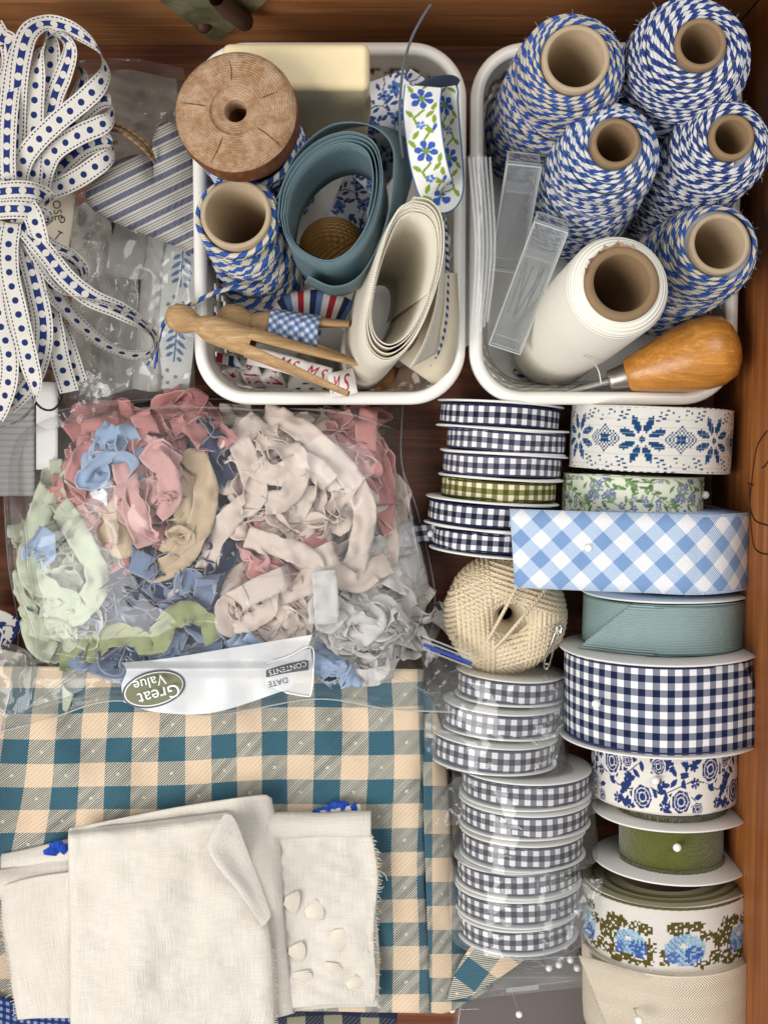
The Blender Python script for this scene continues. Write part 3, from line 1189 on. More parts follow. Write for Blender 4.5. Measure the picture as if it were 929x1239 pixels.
# string end hanging from the left one, over the basket rim
tl = empty('twine_end', P(200, 400, .06), 'loose blue and cream twine end hanging over the basket rim', 'twine')
tube('strand', cr(PT([(318, 344, .075), (296, 346, .082), (272, 350, .084), (250, 358, .081), (228, 370, .079), (210, 380, .076), (198, 392, .07), (190, 412, .064), (182, 436, .06)]), 90), .0013, tw_bc, tl, 7)
for i, (x, y) in enumerate(((178, 442), (184, 443), (190, 438), (195, 432), (187, 446))):
    tube('frayed_end', cr(PT([(196, 396, .0705), (192, 415, .066), (x, y, .058 + .001 * i)]), 16), .00055, plain('frayed_twine', ['#2f5bb8', '#d9cfb6'][i % 2], .9, .1, .2), tl, 5)

# ---- white roll with cardboard core
wt = M('white_waxed_thread', .45, .35)
wt.b.inputs['Subsurface Weight'].default_value = .1
wt.b.inputs['Subsurface Radius'].default_value = (.004, .004, .003)
u_, v_ = wt.uv()
wt.base(shade_var(wt, wt.col('#ece7da'), 25, .15))
wt.bump((u_ * 3200.0).sin() * 1.2 + wt.noise(220, 5, stretch=(1, 1, 1)) * 2.0, .0003, .5)
B, T = P(668, 418, .012), P(752, 343, .150)
fr = frame(B, T)
Hh = float(np.linalg.norm(T - B))
wr_ = empty('thread_roll', B, 'fat white waxed thread roll with torn cardboard core', 'thread roll')
ro, ri = .0252, .0182
lathe('thread', [(.002, .001), (ro * .95, 0), (ro, .004), (ro * 1.01, Hh * .5), (ro, Hh - .008), (ro - .0015, Hh - .004), (ro - .004, Hh - .002), (ri, Hh - .001)], fr, wt.m, wr_, 80)
lathe('core_tube', [(ri - .0045, .003), (ri - .0045, Hh + .0005), (ri - .004, Hh + .0014), (ri - .0015, Hh + .0016), (ri, Hh + .0006), (ri, Hh - .004)], fr, MAT['cardboard2'], wr_, 56)
o_, x_, y_, z_ = fr
tp = plain('torn_brown_paper', '#a58e76', .9, .1, .4, 300)
for i in range(12):
    a = R_(70 + i * 9) + rng.normal(0, .05)
    c0 = o_ + z_ * (Hh + .001) + (math.cos(a) * x_ + math.sin(a) * y_) * (ri - .0005)
    tang = -math.sin(a) * x_ + math.cos(a) * y_
    out = math.cos(a) * x_ + math.sin(a) * y_
    p0, p1 = c0 - tang * .0022, c0 + tang * .0022
    k1 = c0 + out * rng.uniform(-.001, .0025) + z_ * rng.uniform(.0012, .003) + tang * rng.normal(0, .0015)
    add('torn_paper', [p0, p1, k1, (p0 + k1) / 2 + z_ * .0004], [[0, 1, 2], [0, 2, 3]], tp, wr_)
tube('thread_end', cr(PT([(706, 430, .112), (716, 436, .105), (724, 448, .094), (727, 463, .086)]), 20), .0004, wt.m, wr_, 5)

# ---- awl
beech = wood('varnished_beech', '#9c6323', '#c98b3f', '#dba659', 'x', 1.6, .28, .5)
A, Bp = P(716, 467, .064), P(893, 415, .079)
fr = frame(A, Bp)
Lh = float(np.linalg.norm(Bp - A))
aw = empty('awl', A, 'bradawl with pear shaped varnished wooden handle and steel spike', 'awl')
q = Lh
lathe('handle', [(.0078, q * .24), (.0092, q * .26), (.0108, q * .32), (.0140, q * .45), (.0176, q * .60), (.0196, q * .74), (.0194, q * .85), (.0165, q * .94), (.0105, q * .99), (.004, q * 1.012), (0.0001, q * 1.014)], fr, beech, aw, 56)
lathe('ferrule', [(.0045, q * .115), (.0056, q * .12), (.0060, q * .15), (.0066, q * .20), (.0072, q * .245), (.0072, q * .26)], fr, plain('brushed_nickel', '#a9a39a', .35, .5, .2, 100, Metallic=1.0), aw, 32)
lathe('spike', [(.0001, -q * .45), (.0016, q * -.1), (.0022, q * .05), (.0026, q * .13)], fr, MAT['steel'], aw, 16)

EDGE = film('whitened_edge_film', .42, .15, boost=2.0)  # white haze stands in for light caught along clear plastic edges
# ---- two clear needle cases
def clear_case(label, p0, p1, z0, z1, wpx, thick, n_in):
    a, b = P(p0[0], p0[1], z0), P(p1[0], p1[1], z1)
    o, x, y, z = frame(a, b)
    up = unit(np.array([0, 0, 1.0]) - z * z[2])
    sd = np.cross(z, up)
    Lc = float(np.linalg.norm(b - a))
    W = wpx * mm((z0 + z1) / 2)
    t = empty('needle_case', a, label, 'plastic case', 'clear needle cases')

    def c(f, s, h): return a + z * (Lc * f) + sd * (W * s) + up * (thick * h)
    hexa('case_body', [c(0, -.5, -.5), c(1, -.5, -.5), c(1, .5, -.5), c(0, .5, -.5)], [c(0, -.5, .3), c(1, -.5, .3), c(1, .5, .3), c(0, .5, .3)], MAT['acrylic'], t, .0012)
    hexa('case_lid', [c(-.01, -.54, .32), c(1.01, -.54, .32), c(1.01, .54, .32), c(-.01, .54, .32)], [c(-.01, -.54, .55), c(1.01, -.54, .55), c(1.01, .54, .55), c(-.01, .54, .55)], MAT['acrylic'], t, .0012)
    for lo_, hi_, e_ in ((-.5, .3, .5), (.32, .55, .54)):            # added bars, highlights along the edges painted as white haze
        q8 = [c(f_, s_ * e_, h_) for h_ in (lo_, hi_) for f_ in (0, 1) for s_ in (-1, 1)]
        for i_, j_ in ((0, 1), (2, 3), (0, 2), (1, 3), (4, 5), (6, 7), (4, 6), (5, 7), (0, 4), (1, 5), (2, 6), (3, 7)):
            tube('edge_highlight', [q8[i_], q8[j_]], .0005, EDGE, t, 5)
    hexa('divider', [c(.72, -.48, -.45), c(.74, -.48, -.45), c(.74, .48, -.45), c(.72, .48, -.45)], [c(.72, -.48, .28), c(.74, -.48, .28), c(.74, .48, .28), c(.72, .48, .28)], MAT['film_milky'], t, 0)
    for i in range(n_in):
        s0, s1 = rng.uniform(-.35, .35), rng.uniform(-.35, .35)
        tag(tube('needle', [c(.16 + rng.uniform(0, .08), s0, -.3 + .04 * i), c(.62 + rng.uniform(0, .06), s1, -.3 + .04 * i)], .00045, MAT['steel'], None, 5), 'steel needle lying in the long clear needle case', 'needle', 'needles in the clear case')
    return t


clear_case('clear plastic case leaning by the tan twine spool', (612, 320), (634, 192), .06, .1, 36, .013, 0)
clear_case('long clear needle case leaning against the white thread roll', (612, 415), (668, 268), .062, .104, 37, .013, 6)
# a piece of dark striped twine lying in the basket
tube('twine_scrap', cr(PT([(622, 448, .008), (632, 456, .006), (640, 463, .0065), (655, 470, .008)]), 24), .0012, tw_nw, None, 7)
tag(bpy.data.objects['twine_scrap'], 'short navy and white twine scrap on the basket bottom', 'twine')


# ---- clear bag draped over the rims between the baskets
def film_sheet(name, label, top, bot, left, right, zfun, n, m, mat, cr_amp, cr_scale, seed, cat='plastic bag', parent=None, edge_drop=0):
    px = coons(top, bot, left, right, n, m)
    z = zfun(px[..., 0], px[..., 1])
    z = z + cr_amp * crease(px[..., 0] / cr_scale, px[..., 1] / cr_scale, seed)
    g = P(px[..., 0], px[..., 1], np.maximum(z, .0015))
    uv = np.stack([px[..., 0], px[..., 1]], -1) * .00045
    o = grid(name, g, mat, parent, uv)
    if label:
        tag(o, label, cat)
    return o


ridged = M('ridged_clear_plastic', .25, .5)
zb = empty('zip_bag', P(575, 300, .07), 'empty clear zip bag with ridged edge draped between the two baskets', 'plastic bag')
film_sheet('bag_film', None, [(552, 200), (570, 186), (588, 188)], [(556, 424), (566, 418), (574, 410)], [(552, 200), (556, 300), (556, 424)], [(588, 188), (597, 300), (574, 410)],
           lambda x, y: .078 + .004 * np.sin(x / 9.0), 60, 24, MAT['film_milky'], .003, 40, 31, parent=zb)
for i in range(6):
    film_sheet('zip_ridge', None, [(566 + i * 5, 190), (569 + i * 5, 189)], [(568 + i * 4, 420 - i * 6), (571 + i * 4, 419 - i * 6)], [(566 + i * 5, 190), (574 + i * 4.6, 300), (568 + i * 4, 420 - i * 6)], [(569 + i * 5, 189), (577 + i * 4.6, 300), (571 + i * 4, 419 - i * 6)],
               lambda x, y: .0845 + .0015 * np.sin(y / 50.0), 30, 3, MAT['film_milky'], 0.0, 40, 31, parent=zb)

# ================================================================ LEFT BASKET
turned = M('weathered_turned_wood', .8, .2)
u_, v_ = turned.uv()
rings = ((u_ * 5200.0) + turned.noise(140, 3) * 9.0).sin()
nn = turned.noise(420, 5, rough=.7)
c = turned.mix(((nn - .42) * 3.0).mx(0.0).mn(1.0), '#94704f', '#bd9878')
c = turned.mix((((rings * .5 + .5) * .15) + (turned.noise(130, 4) - .45) * 1.3).mx(0.0).mn(1.0), c, '#d8c0a6')
turned.base(c)
turned.bump(rings * .22 + nn * 2.4, .0008, .8)
dk = wood('bobbin_side_wood', '#5b2f17', '#7d4826', '#9a6238', 'z', 1.5, .6)
Tb, Bb = P(284, 132, .142), P(322, 210, .05)
fr = frame(Bb, Tb)
Hh = float(np.linalg.norm(Tb - Bb))
bo = empty('wooden_bobbin', Bb, 'large old wooden bobbin with pale worn top, standing on twine', 'bobbin')
Rw = 73 * mm(.142)
o = lathe('flange_top', [(.0052, Hh - .012), (.0052, Hh - .0026), (.0056, Hh - .0016), (.006, Hh - .0014), (.0118, Hh - .0014), (.01182, Hh - .0014), (.0121, Hh - .0002), (.0124, Hh), (.0125, Hh), (Rw - .004, Hh), (Rw - .0015, Hh - .0008), (Rw, Hh - .003)], fr, turned.m, bo, 72)
# pull the lathe's own axes into the object so the turned rings follow it
lathe('flange_side', [(Rw, Hh - .003), (Rw + .0005, Hh - .010), (Rw - .0005, Hh - .019), (Rw - .005, Hh - .024), (.018, Hh - .027)], fr, dk, bo, 72)
lathe('hole', [(.0052, Hh - .012), (.0045, Hh - .02), (.0001, Hh - .03)], fr, dk, bo, 24)
lathe('barrel', [(.017, Hh - .026), (.017, 0)], fr, dk, bo, 40)
for k in range(5):
    a = k * 1.3 + .4
    c0 = fr[0] + fr[3] * (Hh + .0001)
    d = math.cos(a) * fr[1] + math.sin(a) * fr[2]
    tube('crack', cr([c0 + d * .014, c0 + d * .02 + fr[1] * .0006, c0 + d * (.022 + .002 * k)], 10), [.0001, .00025, .0003, .00025, .0002, .0003, .0002, .0002, .0001, .0001], dk, bo, 4)
# twine wound on it
def winding(name, fr, r0, h0, h1, strand, mat, parent, seed, tilt=.004):
    o, x, y, z = fr
    n = int((h1 - h0) / (strand * 1.8) * 44)
    th = np.arange(n) * 2 * math.pi / 44
    h = h0 + th / 6.2832 * strand * 1.8
    h2 = h + tilt * np.sin(th + seed + th * .02)
    r = r0 + .0006 * snoise(h / .006, th * .4, seed)
    rad = np.cos(th)[:, None] * x + np.sin(th)[:, None] * y
    v, f, u = tubegeo(o + h2[:, None] * z + r[:, None] * rad, strand, 6, rad, cap=False)
    return add(name, v, f, mat, parent, u)


winding('wound_twine', fr, .0255, -.02, Hh - .030, .0016, tw_bw, bo, 2)

# ---- soap
soapm = M('cream_soap', .42, .4)
soapm.b.inputs['Subsurface Weight'].default_value = .35
soapm.b.inputs['Subsurface Radius'].default_value = (.01, .008, .005)
nn = soapm.noise(120, 5)
soapm.base(soapm.mix((nn - .3) * .7, '#ead9b0', '#dfc896'))
soapm.bump(nn + soapm.noise(700, 3) * .4, .0006, .5)
a, b = P(268, 50, .118), P(447, 108, .118)
o = box('soap_bar', (a[0], b[1], .022), (b[0], a[1], .118), soapm.m, None, .004, 4)
tag(o, 'cream coloured soap bar standing behind the wooden bobbin', 'soap')

# ---- blue satin coil
def coil(name, label, outline, zt, zb, shift, scale, turns, gap, mat, cat, grow=None, m=5, tailpts=None, edge=.0005, n=420, part='ribbon'):
    """loose ribbon coil: outline = closed pixel outline of the outer turn's upper edge"""
    ol = np.array(outline + outline[:1], float)
    base = cr(np.c_[ol, np.zeros(len(ol))], 181)[:, :2]
    cen = base[:-1].mean(0)
    t = np.linspace(0, turns, n)
    k = 1 - gap * t
    idx = (t % 1) * 180
    bx = np.stack([np.interp(idx, np.arange(181), base[:, i]) for i in (0, 1)], 1)
    kk = k * (1 + .02 * np.sin(t * 5.1)) + .012 * np.sin(t * 2 * math.pi * 2 + t)
    top = cen + (bx - cen) * kk[:, None]
    scl = scale if np.isscalar(scale) else scale[0] + (scale[1] - scale[0]) * np.clip(t / turns, 0, 1)[:, None]
    bot = cen + (bx - cen) * kk[:, None] * scl + np.array(shift)
    A = P(top[:, 0], top[:, 1], zt + .0016 * np.sin(t * 7.3))
    Bq = P(bot[:, 0], bot[:, 1], zb)
    f = np.linspace(0, 1, m)[None, :, None]
    g = A[:, None] * (1 - f) + Bq[:, None] * f
    L = np.r_[0, np.cumsum(np.linalg.norm(np.diff(A, axis=0), axis=1))]
    W = np.linalg.norm(A - Bq, axis=1).mean()
    uv = np.stack(np.broadcast_arrays(L[:, None], (f[0, :, 0] * W)[None, :]), -1)
    r = empty(name, P(cen[0] + shift[0], cen[1] + shift[1], zb), label, cat)
    grid(part, g, mat, r, uv, solid=edge)
    return r, cen


SAT = M('blue_grey_satin', .42, .4)
u_, v_ = SAT.uv()
SAT.base(shade_var(SAT, SAT.col('#5e767d'), 70, .25))
SAT.bump((v_ * 4500.0).sin() + SAT.noise(300, 4) * 2.5, .0005, .6)
bl, cen = coil('ribbon_coil', 'loose oval coil of plain blue grey satin ribbon', [(336, 262), (342, 225), (362, 190), (392, 166), (425, 158), (452, 170), (462, 200), (460, 240), (448, 280), (425, 312), (395, 325), (362, 312), (343, 290)],
               .124, .086, (10, 36), .96, 3.6, .05, SAT.m, 'ribbon coil')
ribbon('outer_turn', [(340, 240, .104, 88), (360, 192, .108, 86), (398, 158, .110, 84), (440, 150, .112, 78), (474, 162, .112, 70), (488, 196, .108, 72), (480, 250, .104, 80), (462, 300, .1, 86), (436, 340, .098, 88), (405, 352, .098, 88), (370, 338, .1, 88)],
       .034, SAT.m, bl, n=120)

ivm = M('ivory_twill', .75, .2)
u_, v_ = ivm.uv()
ivm.base(shade_var(ivm, ivm.col('#e9e1cf'), 50, .15))
ivm.bump(((u_ + v_) * 5200.0).sin(), .0005, .6)
iv, cen = coil('ribbon_coil', 'thick coil of wide ivory twill ribbon standing upright', [(500, 238), (520, 243), (533, 262), (536, 300), (528, 345), (512, 390), (492, 422), (468, 436), (448, 425), (440, 398), (444, 360), (455, 315), (468, 275), (482, 248)],
               .140, .034, (-34, 46), (1.0, .45), 5.3, .037, ivm.m, 'ribbon coil', n=620)
ribbon('loose_end', [(537, 268, .12, 86), (536, 320, .115, 84), (531, 372, .11, 80), (522, 410, .106, 76), (512, 436, .1, 70)], .03, ivm.m, iv, n=40)
cream = cloth('natural_cotton_tape', '#d9ccb2', .0007)
o = ribbon('cotton_tape', [(537, 330, .09, 60), (534, 390, .086, 50), (522, 430, .08, 40), (500, 448, .07, 30)], .03, cream, None, n=40)
tag(o, 'natural cotton tape tucked behind the ivory twill coil', 'ribbon')

# ---- gold thread ball
gold = plain('golden_brown_thread', '#6a4a20', .55, .35, .6, 900)
gc = P(402, 302, .082)
gb = empty('thread_ball', gc - np.array([0, 0, .0155]), 'small golden brown thread ball inside the blue satin coil', 'thread ball')
Rg = 34 * mm(.085)
a = np.linspace(0, math.pi, 25)
lathe('core', np.stack([(Rg - .0006) * np.sin(a) + 1e-6, -(Rg - .0006) * np.cos(a)], 1), frame(gc, gc + [0, 0, 1]), gold, gb, 40)
ac = Acc()
for k in range(150):
    # bands of parallel thread in a few directions
    gdir = k // 13
    r2 = np.random.default_rng(gdir)
    nrm = unit(r2.normal(size=3))
    e1 = unit(np.cross(nrm, [.3, .9, .1]))
    e2 = np.cross(nrm, e1)
    off = ((k % 13) - 6) / 6.5 * .95 * Rg * (1 if gdir % 2 else .6)
    rr = math.sqrt(max(Rg ** 2 - off ** 2, 1e-9)) + .0006 * (gdir % 4)
    t = np.linspace(0, 6.2832, 49)
    rad = np.cos(t)[:, None] * e1 + np.sin(t)[:, None] * e2
    ac.put(*tubegeo(gc + nrm * off + rad * rr, .00095, 5, rad, cap=False))
ac.build('wound_thread', gold, gb)

# ---- wooden pegs
pegw = wood('plain_beech_wood', '#96754e', '#bd9d76', '#d0b592', 'x', 2.6, .8, .12)


def peg(label, head, tip, zh, zt, Rb, split=True):
    A, B = P(head[0], head[1], zh), P(tip[0], tip[1], zt)
    fr = frame(A, B)
    o, x, y, z = fr
    Lp = float(np.linalg.norm(B - A))
    t = empty('clothes_peg', A, label, 'clothes peg', 'wooden dolly pegs')
    s = Rb
    lathe('head', [(.0001, -s * 1.05), (s * .5, -s * 1.0), (s * .92, -s * .55), (s * 1.02, 0), (s * .95, s * .5), (s * .68, s * 1.0), (s * .58, s * 1.3)], fr, pegw, t, 32)
    lathe('shank', [(s * .58, s * 1.25), (s * .75, s * 1.6), (s * .98, s * 2.3), (s * 1.02, s * 3.4), (s, Lp * .42)], fr, pegw, t, 32)
    up = unit(np.array([0, 0, 1.0]) - z * z[2])
    sd = np.cross(z, up)
    for sg in (-1, 1):
        rows = []
        for f in np.linspace(.40, 1, 12):
            k = (f - .40) / .60
            r = s * (1 - .45 * k)
            gap = s * (.16 + .75 * k ** 1.1)
            cen = o + z * (Lp * f) + sd * sg * gap
            a = np.linspace(-math.pi / 2, math.pi / 2, 11)
            loop = np.vstack([np.stack([sg * r * (.95 - .2 * k) * np.cos(a), r * np.sin(a)], 1), [[0, -r]]])
            rows.append(cen + loop[:, :1] * sd + loop[:, 1:] * up)
        g = np.array(rows)
        n, m = g.shape[:2]
        f_ = [list(q) for q in gridfaces(n, m)] + [list(range((n - 1) * m, n * m - 1))]
        add('prong', g, f_, pegw, t)
    return t


peg('plain wooden dolly clothes peg resting across the basket rim', (219, 385), (428, 458), .084, .094, .0076)
p2 = peg('wooden dolly clothes peg wrapped in blue patterned ribbon', (282, 386), (420, 412), .068, .078, .0082)
bluep = gingham('small_blue_check_braid', '#5873a6', '#93a6c6', '#dcdfe4', .0035, 45, .0006)
A, B = P(282, 386, .068), P(420, 412, .078)
fr = frame(A, B)
o, x, y, z = fr
q = np.linspace(0, 1, 150)
th = q * 2 * math.pi * 3.6
cc = o + z * (np.linspace(.024, .046, 150))[:, None] + (np.cos(th)[:, None] * x + np.sin(th)[:, None] * y) * (.0094 + .001 * q[:, None])
g = cc[:, None] + np.linspace(-.0045, .0045, 5)[None, :, None] * unit(z + .25 * x)
uv = np.stack(np.broadcast_arrays((th * .0095)[:, None], np.linspace(-.0045, .0045, 5)[None]), -1)
grid('wrapped_ribbon', g, bluep, p2, uv, solid=.0005)

# ---- ribbons lying in the left basket
def pat_toile(u, v):
    p = Pat(u, v, '#dcdde0')
    r = random.Random(21)
    per = .04
    U = np.mod(u, per)
    for k in range(5):
        a, b = r.uniform(0, per), r.uniform(-.01, .01)
        h = r.uniform(0, 6)
        pts = [(a, b)]
        for _ in range(5):
            h += r.uniform(-.8, .8)
            pts.append((pts[-1][0] + .004 * math.cos(h), pts[-1][1] + .004 * math.sin(h)))
        for dx in (-per, 0, per):
            p.line(U + dx, v, pts, .0003, '#33436b')
    for k in range(34):
        a, b, an = r.uniform(0, per), r.uniform(-.012, .012), r.uniform(0, 3.14)
        for dx in (-per, 0, per):
            p.leaf(U + dx, v, a, b, .0024, .0010, an, '#3a4f80')
    for k in range(7):
        a, b = r.uniform(0, per), r.uniform(-.010, .010)
        for dx in (-per, 0, per):
            p.flower(U + dx, v, a, b, .0036, '#4f6da5', 5, r.uniform(0, 3), .2, '#2c3c66')
    return p.c


def pat_bluegreen(u, v):
    p = Pat(u, v, '#eceae4')
    per = .026
    U = np.mod(u, per) / .8667
    for dx in (-.03, 0, .03):
        x = U + dx
        p.flower(x, v, .008, 0, .0062, '#3d5fb0', 6, .2, .3, '#7d9a35')
        p.flower(x, v, .0235, .001, .0026, '#5d7fc4', 5, 0, .2)
        p.line(x, v, [(.015, -.001), (.019, .004), (.0225, .003)], .0006, '#7d9a35')
        p.line(x, v, [(.0015, 0), (-.003, -.004), (-.006, -.002)], .0006, '#7d9a35')
        for a, b, an in ((.013, -.0062, .4), (.003, .0062, 2.6), (.0175, -.004, .9), (.027, -.003, 2.2), (.0285, .004, .7), (.0165, .006, 2.4), (.021, -.006, .1)):
            p.leaf(x, v, a, b, .003, .0012, an, '#86a238')
        p.leaf(x, v, .0255, -.006, .0025, .001, .5, '#3d5fb0')
    p.put(np.abs(v) > .0086, '#3c6a9c')
    return p.c


def painted_ribbon(name, label, pts, width, pat, n, m, **k):
    g, uv = ribgeo(pts, width, n=n, m=m, **k)
    o = grid(name, g, PAINT, None, uv, pat(uv[..., 0], uv[..., 1]), solid=.0005)
    return tag(o, label, 'ribbon')


painted_ribbon('toile_ribbon', 'navy on white leafy printed ribbon lying beside the soap', [(466, 92, .098, -10), (474, 120, .1, -5), (470, 155, .096, -10), (462, 190, .085, -10), (440, 225, .07, -5)], .021, pat_toile, 130, 44, wr=.0006, seed=2)
painted_ribbon('toile_ribbon', 'navy on white leafy printed ribbon inside the blue satin coil', [(446, 205, .05, 5), (436, 235, .056, 0), (424, 262, .058, -5), (414, 290, .05, 0)], .024, pat_toile, 120, 50, wr=.0005, seed=3)
o = painted_ribbon('toile_ribbon', 'narrow navy printed ribbon strip behind the embroidered one', [(510, 92, .09, 10), (494, 120, .094, 5), (488, 150, .095, 0), (486, 190, .09, 0)], .014, pat_toile, 110, 30, seed=4)
painted_ribbon('embroidered_ribbon', 'white ribbon embroidered with blue flowers and green scrolls, looped over', [(512, 104, .118, 0), (510, 130, .121, -8), (513, 165, .122, -12), (519, 200, .119, -14), (527, 226, .113, -10), (535, 236, .105, 10), (541, 224, .099, 30), (543, 192, .098, 45), (541, 150, .101, 52), (537, 120, .106, 50), (532, 106, .110, 40)], .0188, pat_bluegreen, 240, 46)
dkr = cloth('dark_denim_ribbon', '#2e3a4d', .0006)
o = ribbon('denim_ribbon', [(552, 105, .094, 20), (545, 100, .1, 10), (525, 102, .104, 0), (505, 112, .1, 10)], .008, dkr, None, n=30)
tag(o, 'frayed dark ribbon end behind the embroidered ribbon', 'ribbon')
o = tube('wire', cr(PT([(521, 5, .15), (510, 22, .15), (497, 48, .148), (488, 80, .14), (484, 120, .13), (484, 160, .126), (487, 190, .12)]), 60), .0007, plain('grey_cord', '#5c6168', .5, .4, .2), None, 6)
tag(o, 'thin grey cord curling up beside the soap', 'cord')

# striped ribbon ends and script ribbons
def stripes(name, cols, p):
    m = M(name, .75, .2)
    u, v = m.uv()
    f = ((u / p).frac()) * float(len(cols))
    c = m.col(cols[0])
    for i, h in enumerate(cols[1:], 1):
        c = m.mix(f.gt(float(i)), c, m.col(h))
    m.base(c)
    m.bump(weave(m, u, v, .0006), .0003, .5)
    return m.m


rwb = stripes('red_white_navy_stripe', ['#b53040', '#e6e2dc', '#2c3b63', '#6a83b0', '#e6e2dc'], .017)
o = ribbon('striped_ribbon', [(335, 388, .05, 15), (352, 372, .056, 20), (378, 367, .06, 15), (405, 372, .06, 10), (425, 385, .052, 5)], .016, rwb, None, n=50)
tag(o, 'red white and navy striped ribbon behind the wrapped peg', 'ribbon')
white_tape = cloth('white_cotton_tape', '#ece8e1', .0006, var=.15)
redm = plain('red_print', '#b3304a', .8, .1, .1)
grn = plain('dark_green_print', '#3f5a48', .8, .1, .1)


def font_mesh(txt, size):
    cu = bpy.data.curves.new('lettering', 'FONT')
    cu.body = txt
    cu.size = size
    cu.resolution_u = 3
    ob = bpy.data.objects.new('lettering_tmp', cu)
    COL.objects.link(ob)
    dg = bpy.context.evaluated_depsgraph_get()
    me = bpy.data.meshes.new_from_object(ob.evaluated_get(dg))
    v = np.array([x.co[:] for x in me.vertices])
    f = [list(p.vertices) for p in me.polygons]
    bpy.data.objects.remove(ob)
    bpy.data.curves.remove(cu)
    bpy.data.meshes.remove(me)
    return v, f


def script_ribbon(label, pts, width, words, mat=redm, seed=1, n=60):
    """white tape with slanted red lettering printed along it"""
    g, uv = ribgeo(pts, width, n=n, m=7, wr=.0004, seed=seed)
    t = empty('script_ribbon', g.reshape(-1, 3).mean(0) - [0, 0, .004], label, 'ribbon', 'ribbons with red script')
    grid('tape', g, white_tape, t, uv, solid=.0004)
    L = uv[-1, 0, 0]
    cells = len(words)
    for k, wd in enumerate(words):
        if not wd:
            continue
        v, f = font_mesh(wd, 1.0)
        x, y = v[:, 0] - v[:, 0].min(), v[:, 1] - v[:, 1].min()
        x = x + y * .45                                     # slant
        x, y = x / x.max(), y / y.max()
        uu = (k + .12) * L / cells + x * L / cells * .74
        vv = .86 - y * .70
        iu = np.clip(uu / L * (n - 1), 0, n - 1.001)
        iv_ = np.clip(vv * 6, 0, 5.999)
        i0, j0 = iu.astype(int), iv_.astype(int)
        fi, fj = (iu - i0)[:, None], (iv_ - j0)[:, None]
        pos = g[i0, j0] * (1 - fi) * (1 - fj) + g[i0 + 1, j0] * fi * (1 - fj) + g[i0, j0 + 1] * (1 - fi) * fj + g[i0 + 1, j0 + 1] * fi * fj
        add('red_script', pos + [0, 0, .0006], f, mat, t, smooth=False)


script_ribbon('white ribbon with red script S curled at the basket corner', [(274, 432, .04, 0), (280, 444, .05, 0), (286, 456, .046, 0), (290, 466, .036, 0)], .0105, ['S'], seed=3, n=40)
script_ribbon('white ribbon loop with red script M.S lying upright', [(296, 436, .042, 0), (303, 450, .052, 0), (309, 462, .046, 0), (312, 470, .036, 0)], .0105, ['M.S'], seed=6, n=40)
script_ribbon('white ribbon loop with red script M beside the stitched tape', [(318, 440, .042, 0), (326, 452, .052, 0), (332, 463, .046, 0), (336, 471, .036, 0)], .0115, ['M.'], seed=7, n=40)
script_ribbon('white ribbon with red script folded under the plain peg', [(300, 430, .05, 0), (330, 436, .055, 0), (365, 446, .056, 5), (400, 456, .056, 0)], .010, ['', 'M.S', 'M.S'], seed=4)
script_ribbon('white ribbon end with red script at the peg tips', [(398, 466, .07, 0), (412, 464, .078, 5), (430, 460, .082, 0)], .0135, ['M.S'], seed=5, n=30)
o = ribbon('stitched_tape', [(348, 466, .04, 0), (375, 466, .044, 0), (402, 470, .042, 0), (424, 472, .04, 0)], .017, white_tape, None, n=30)
tag(o, 'white tape with green stitched line on the basket bottom', 'ribbon')
for i in range(6):
    a, b = P(358 + i * 8, 470 - (i % 2) * 6, .0455), P(364 + i * 8, 470 - (i % 2) * 6, .0455)
    tube('stitch', [a, b], .0004, grn, o, 5)
o = ribbon('braid_scrap', [(262, 432, .05, 60), (300, 440, .046, 50), (345, 432, .044, 60)], .010, rwb, None, n=30)
tag(o, 'striped braid scrap below the plain peg', 'ribbon')
# wooden peg ends under the ivory coil
pw = plain('worn_pine', '#ad8052', .7, .2, .4, 80, .0004, 500)
for lb, a_, b_ in (('worn wooden reel end under the ivory coil', (442, 462), (480, 458)), ('worn wooden stick end at the basket corner', (478, 466), (512, 448))):
    A, B = P(*a_, .035), P(*b_, .04)
    fr = frame(A, B)
    Lr = float(np.linalg.norm(B - A))
    o = lathe('wooden_dowel', [(.0001, 0), (.007, 0), (.0078, .001), (.0078, Lr - .001), (.007, Lr), (.0001, Lr)], fr, pw, None, 28)
    tag(o, lb, 'wooden dowel')
# crisp bag with dashed edge down the basket's side
bg = empty('clear_bag', P(545, 360, .06), 'clear bag with blue dashed edging along the basket side', 'plastic bag')
film_sheet('bag_film', None, [(500, 245), (525, 243), (556, 250)], [(470, 478), (505, 480), (540, 472)], [(500, 245), (520, 350), (470, 478)], [(556, 250), (562, 350), (540, 472)],
           lambda x, y: .064 + .0 * x, 60, 30, MAT['film'], .006, 34, 44, parent=bg)
edg = twine_mat('navy_dash_edging', '#39486b', '#c9cdd6', .004)
tube('dashed_edge', cr(PT([(538, 262, .086), (541, 320, .086), (540, 380, .084), (532, 420, .08), (520, 442, .074)]), 60), .0011, edg, bg, 6)

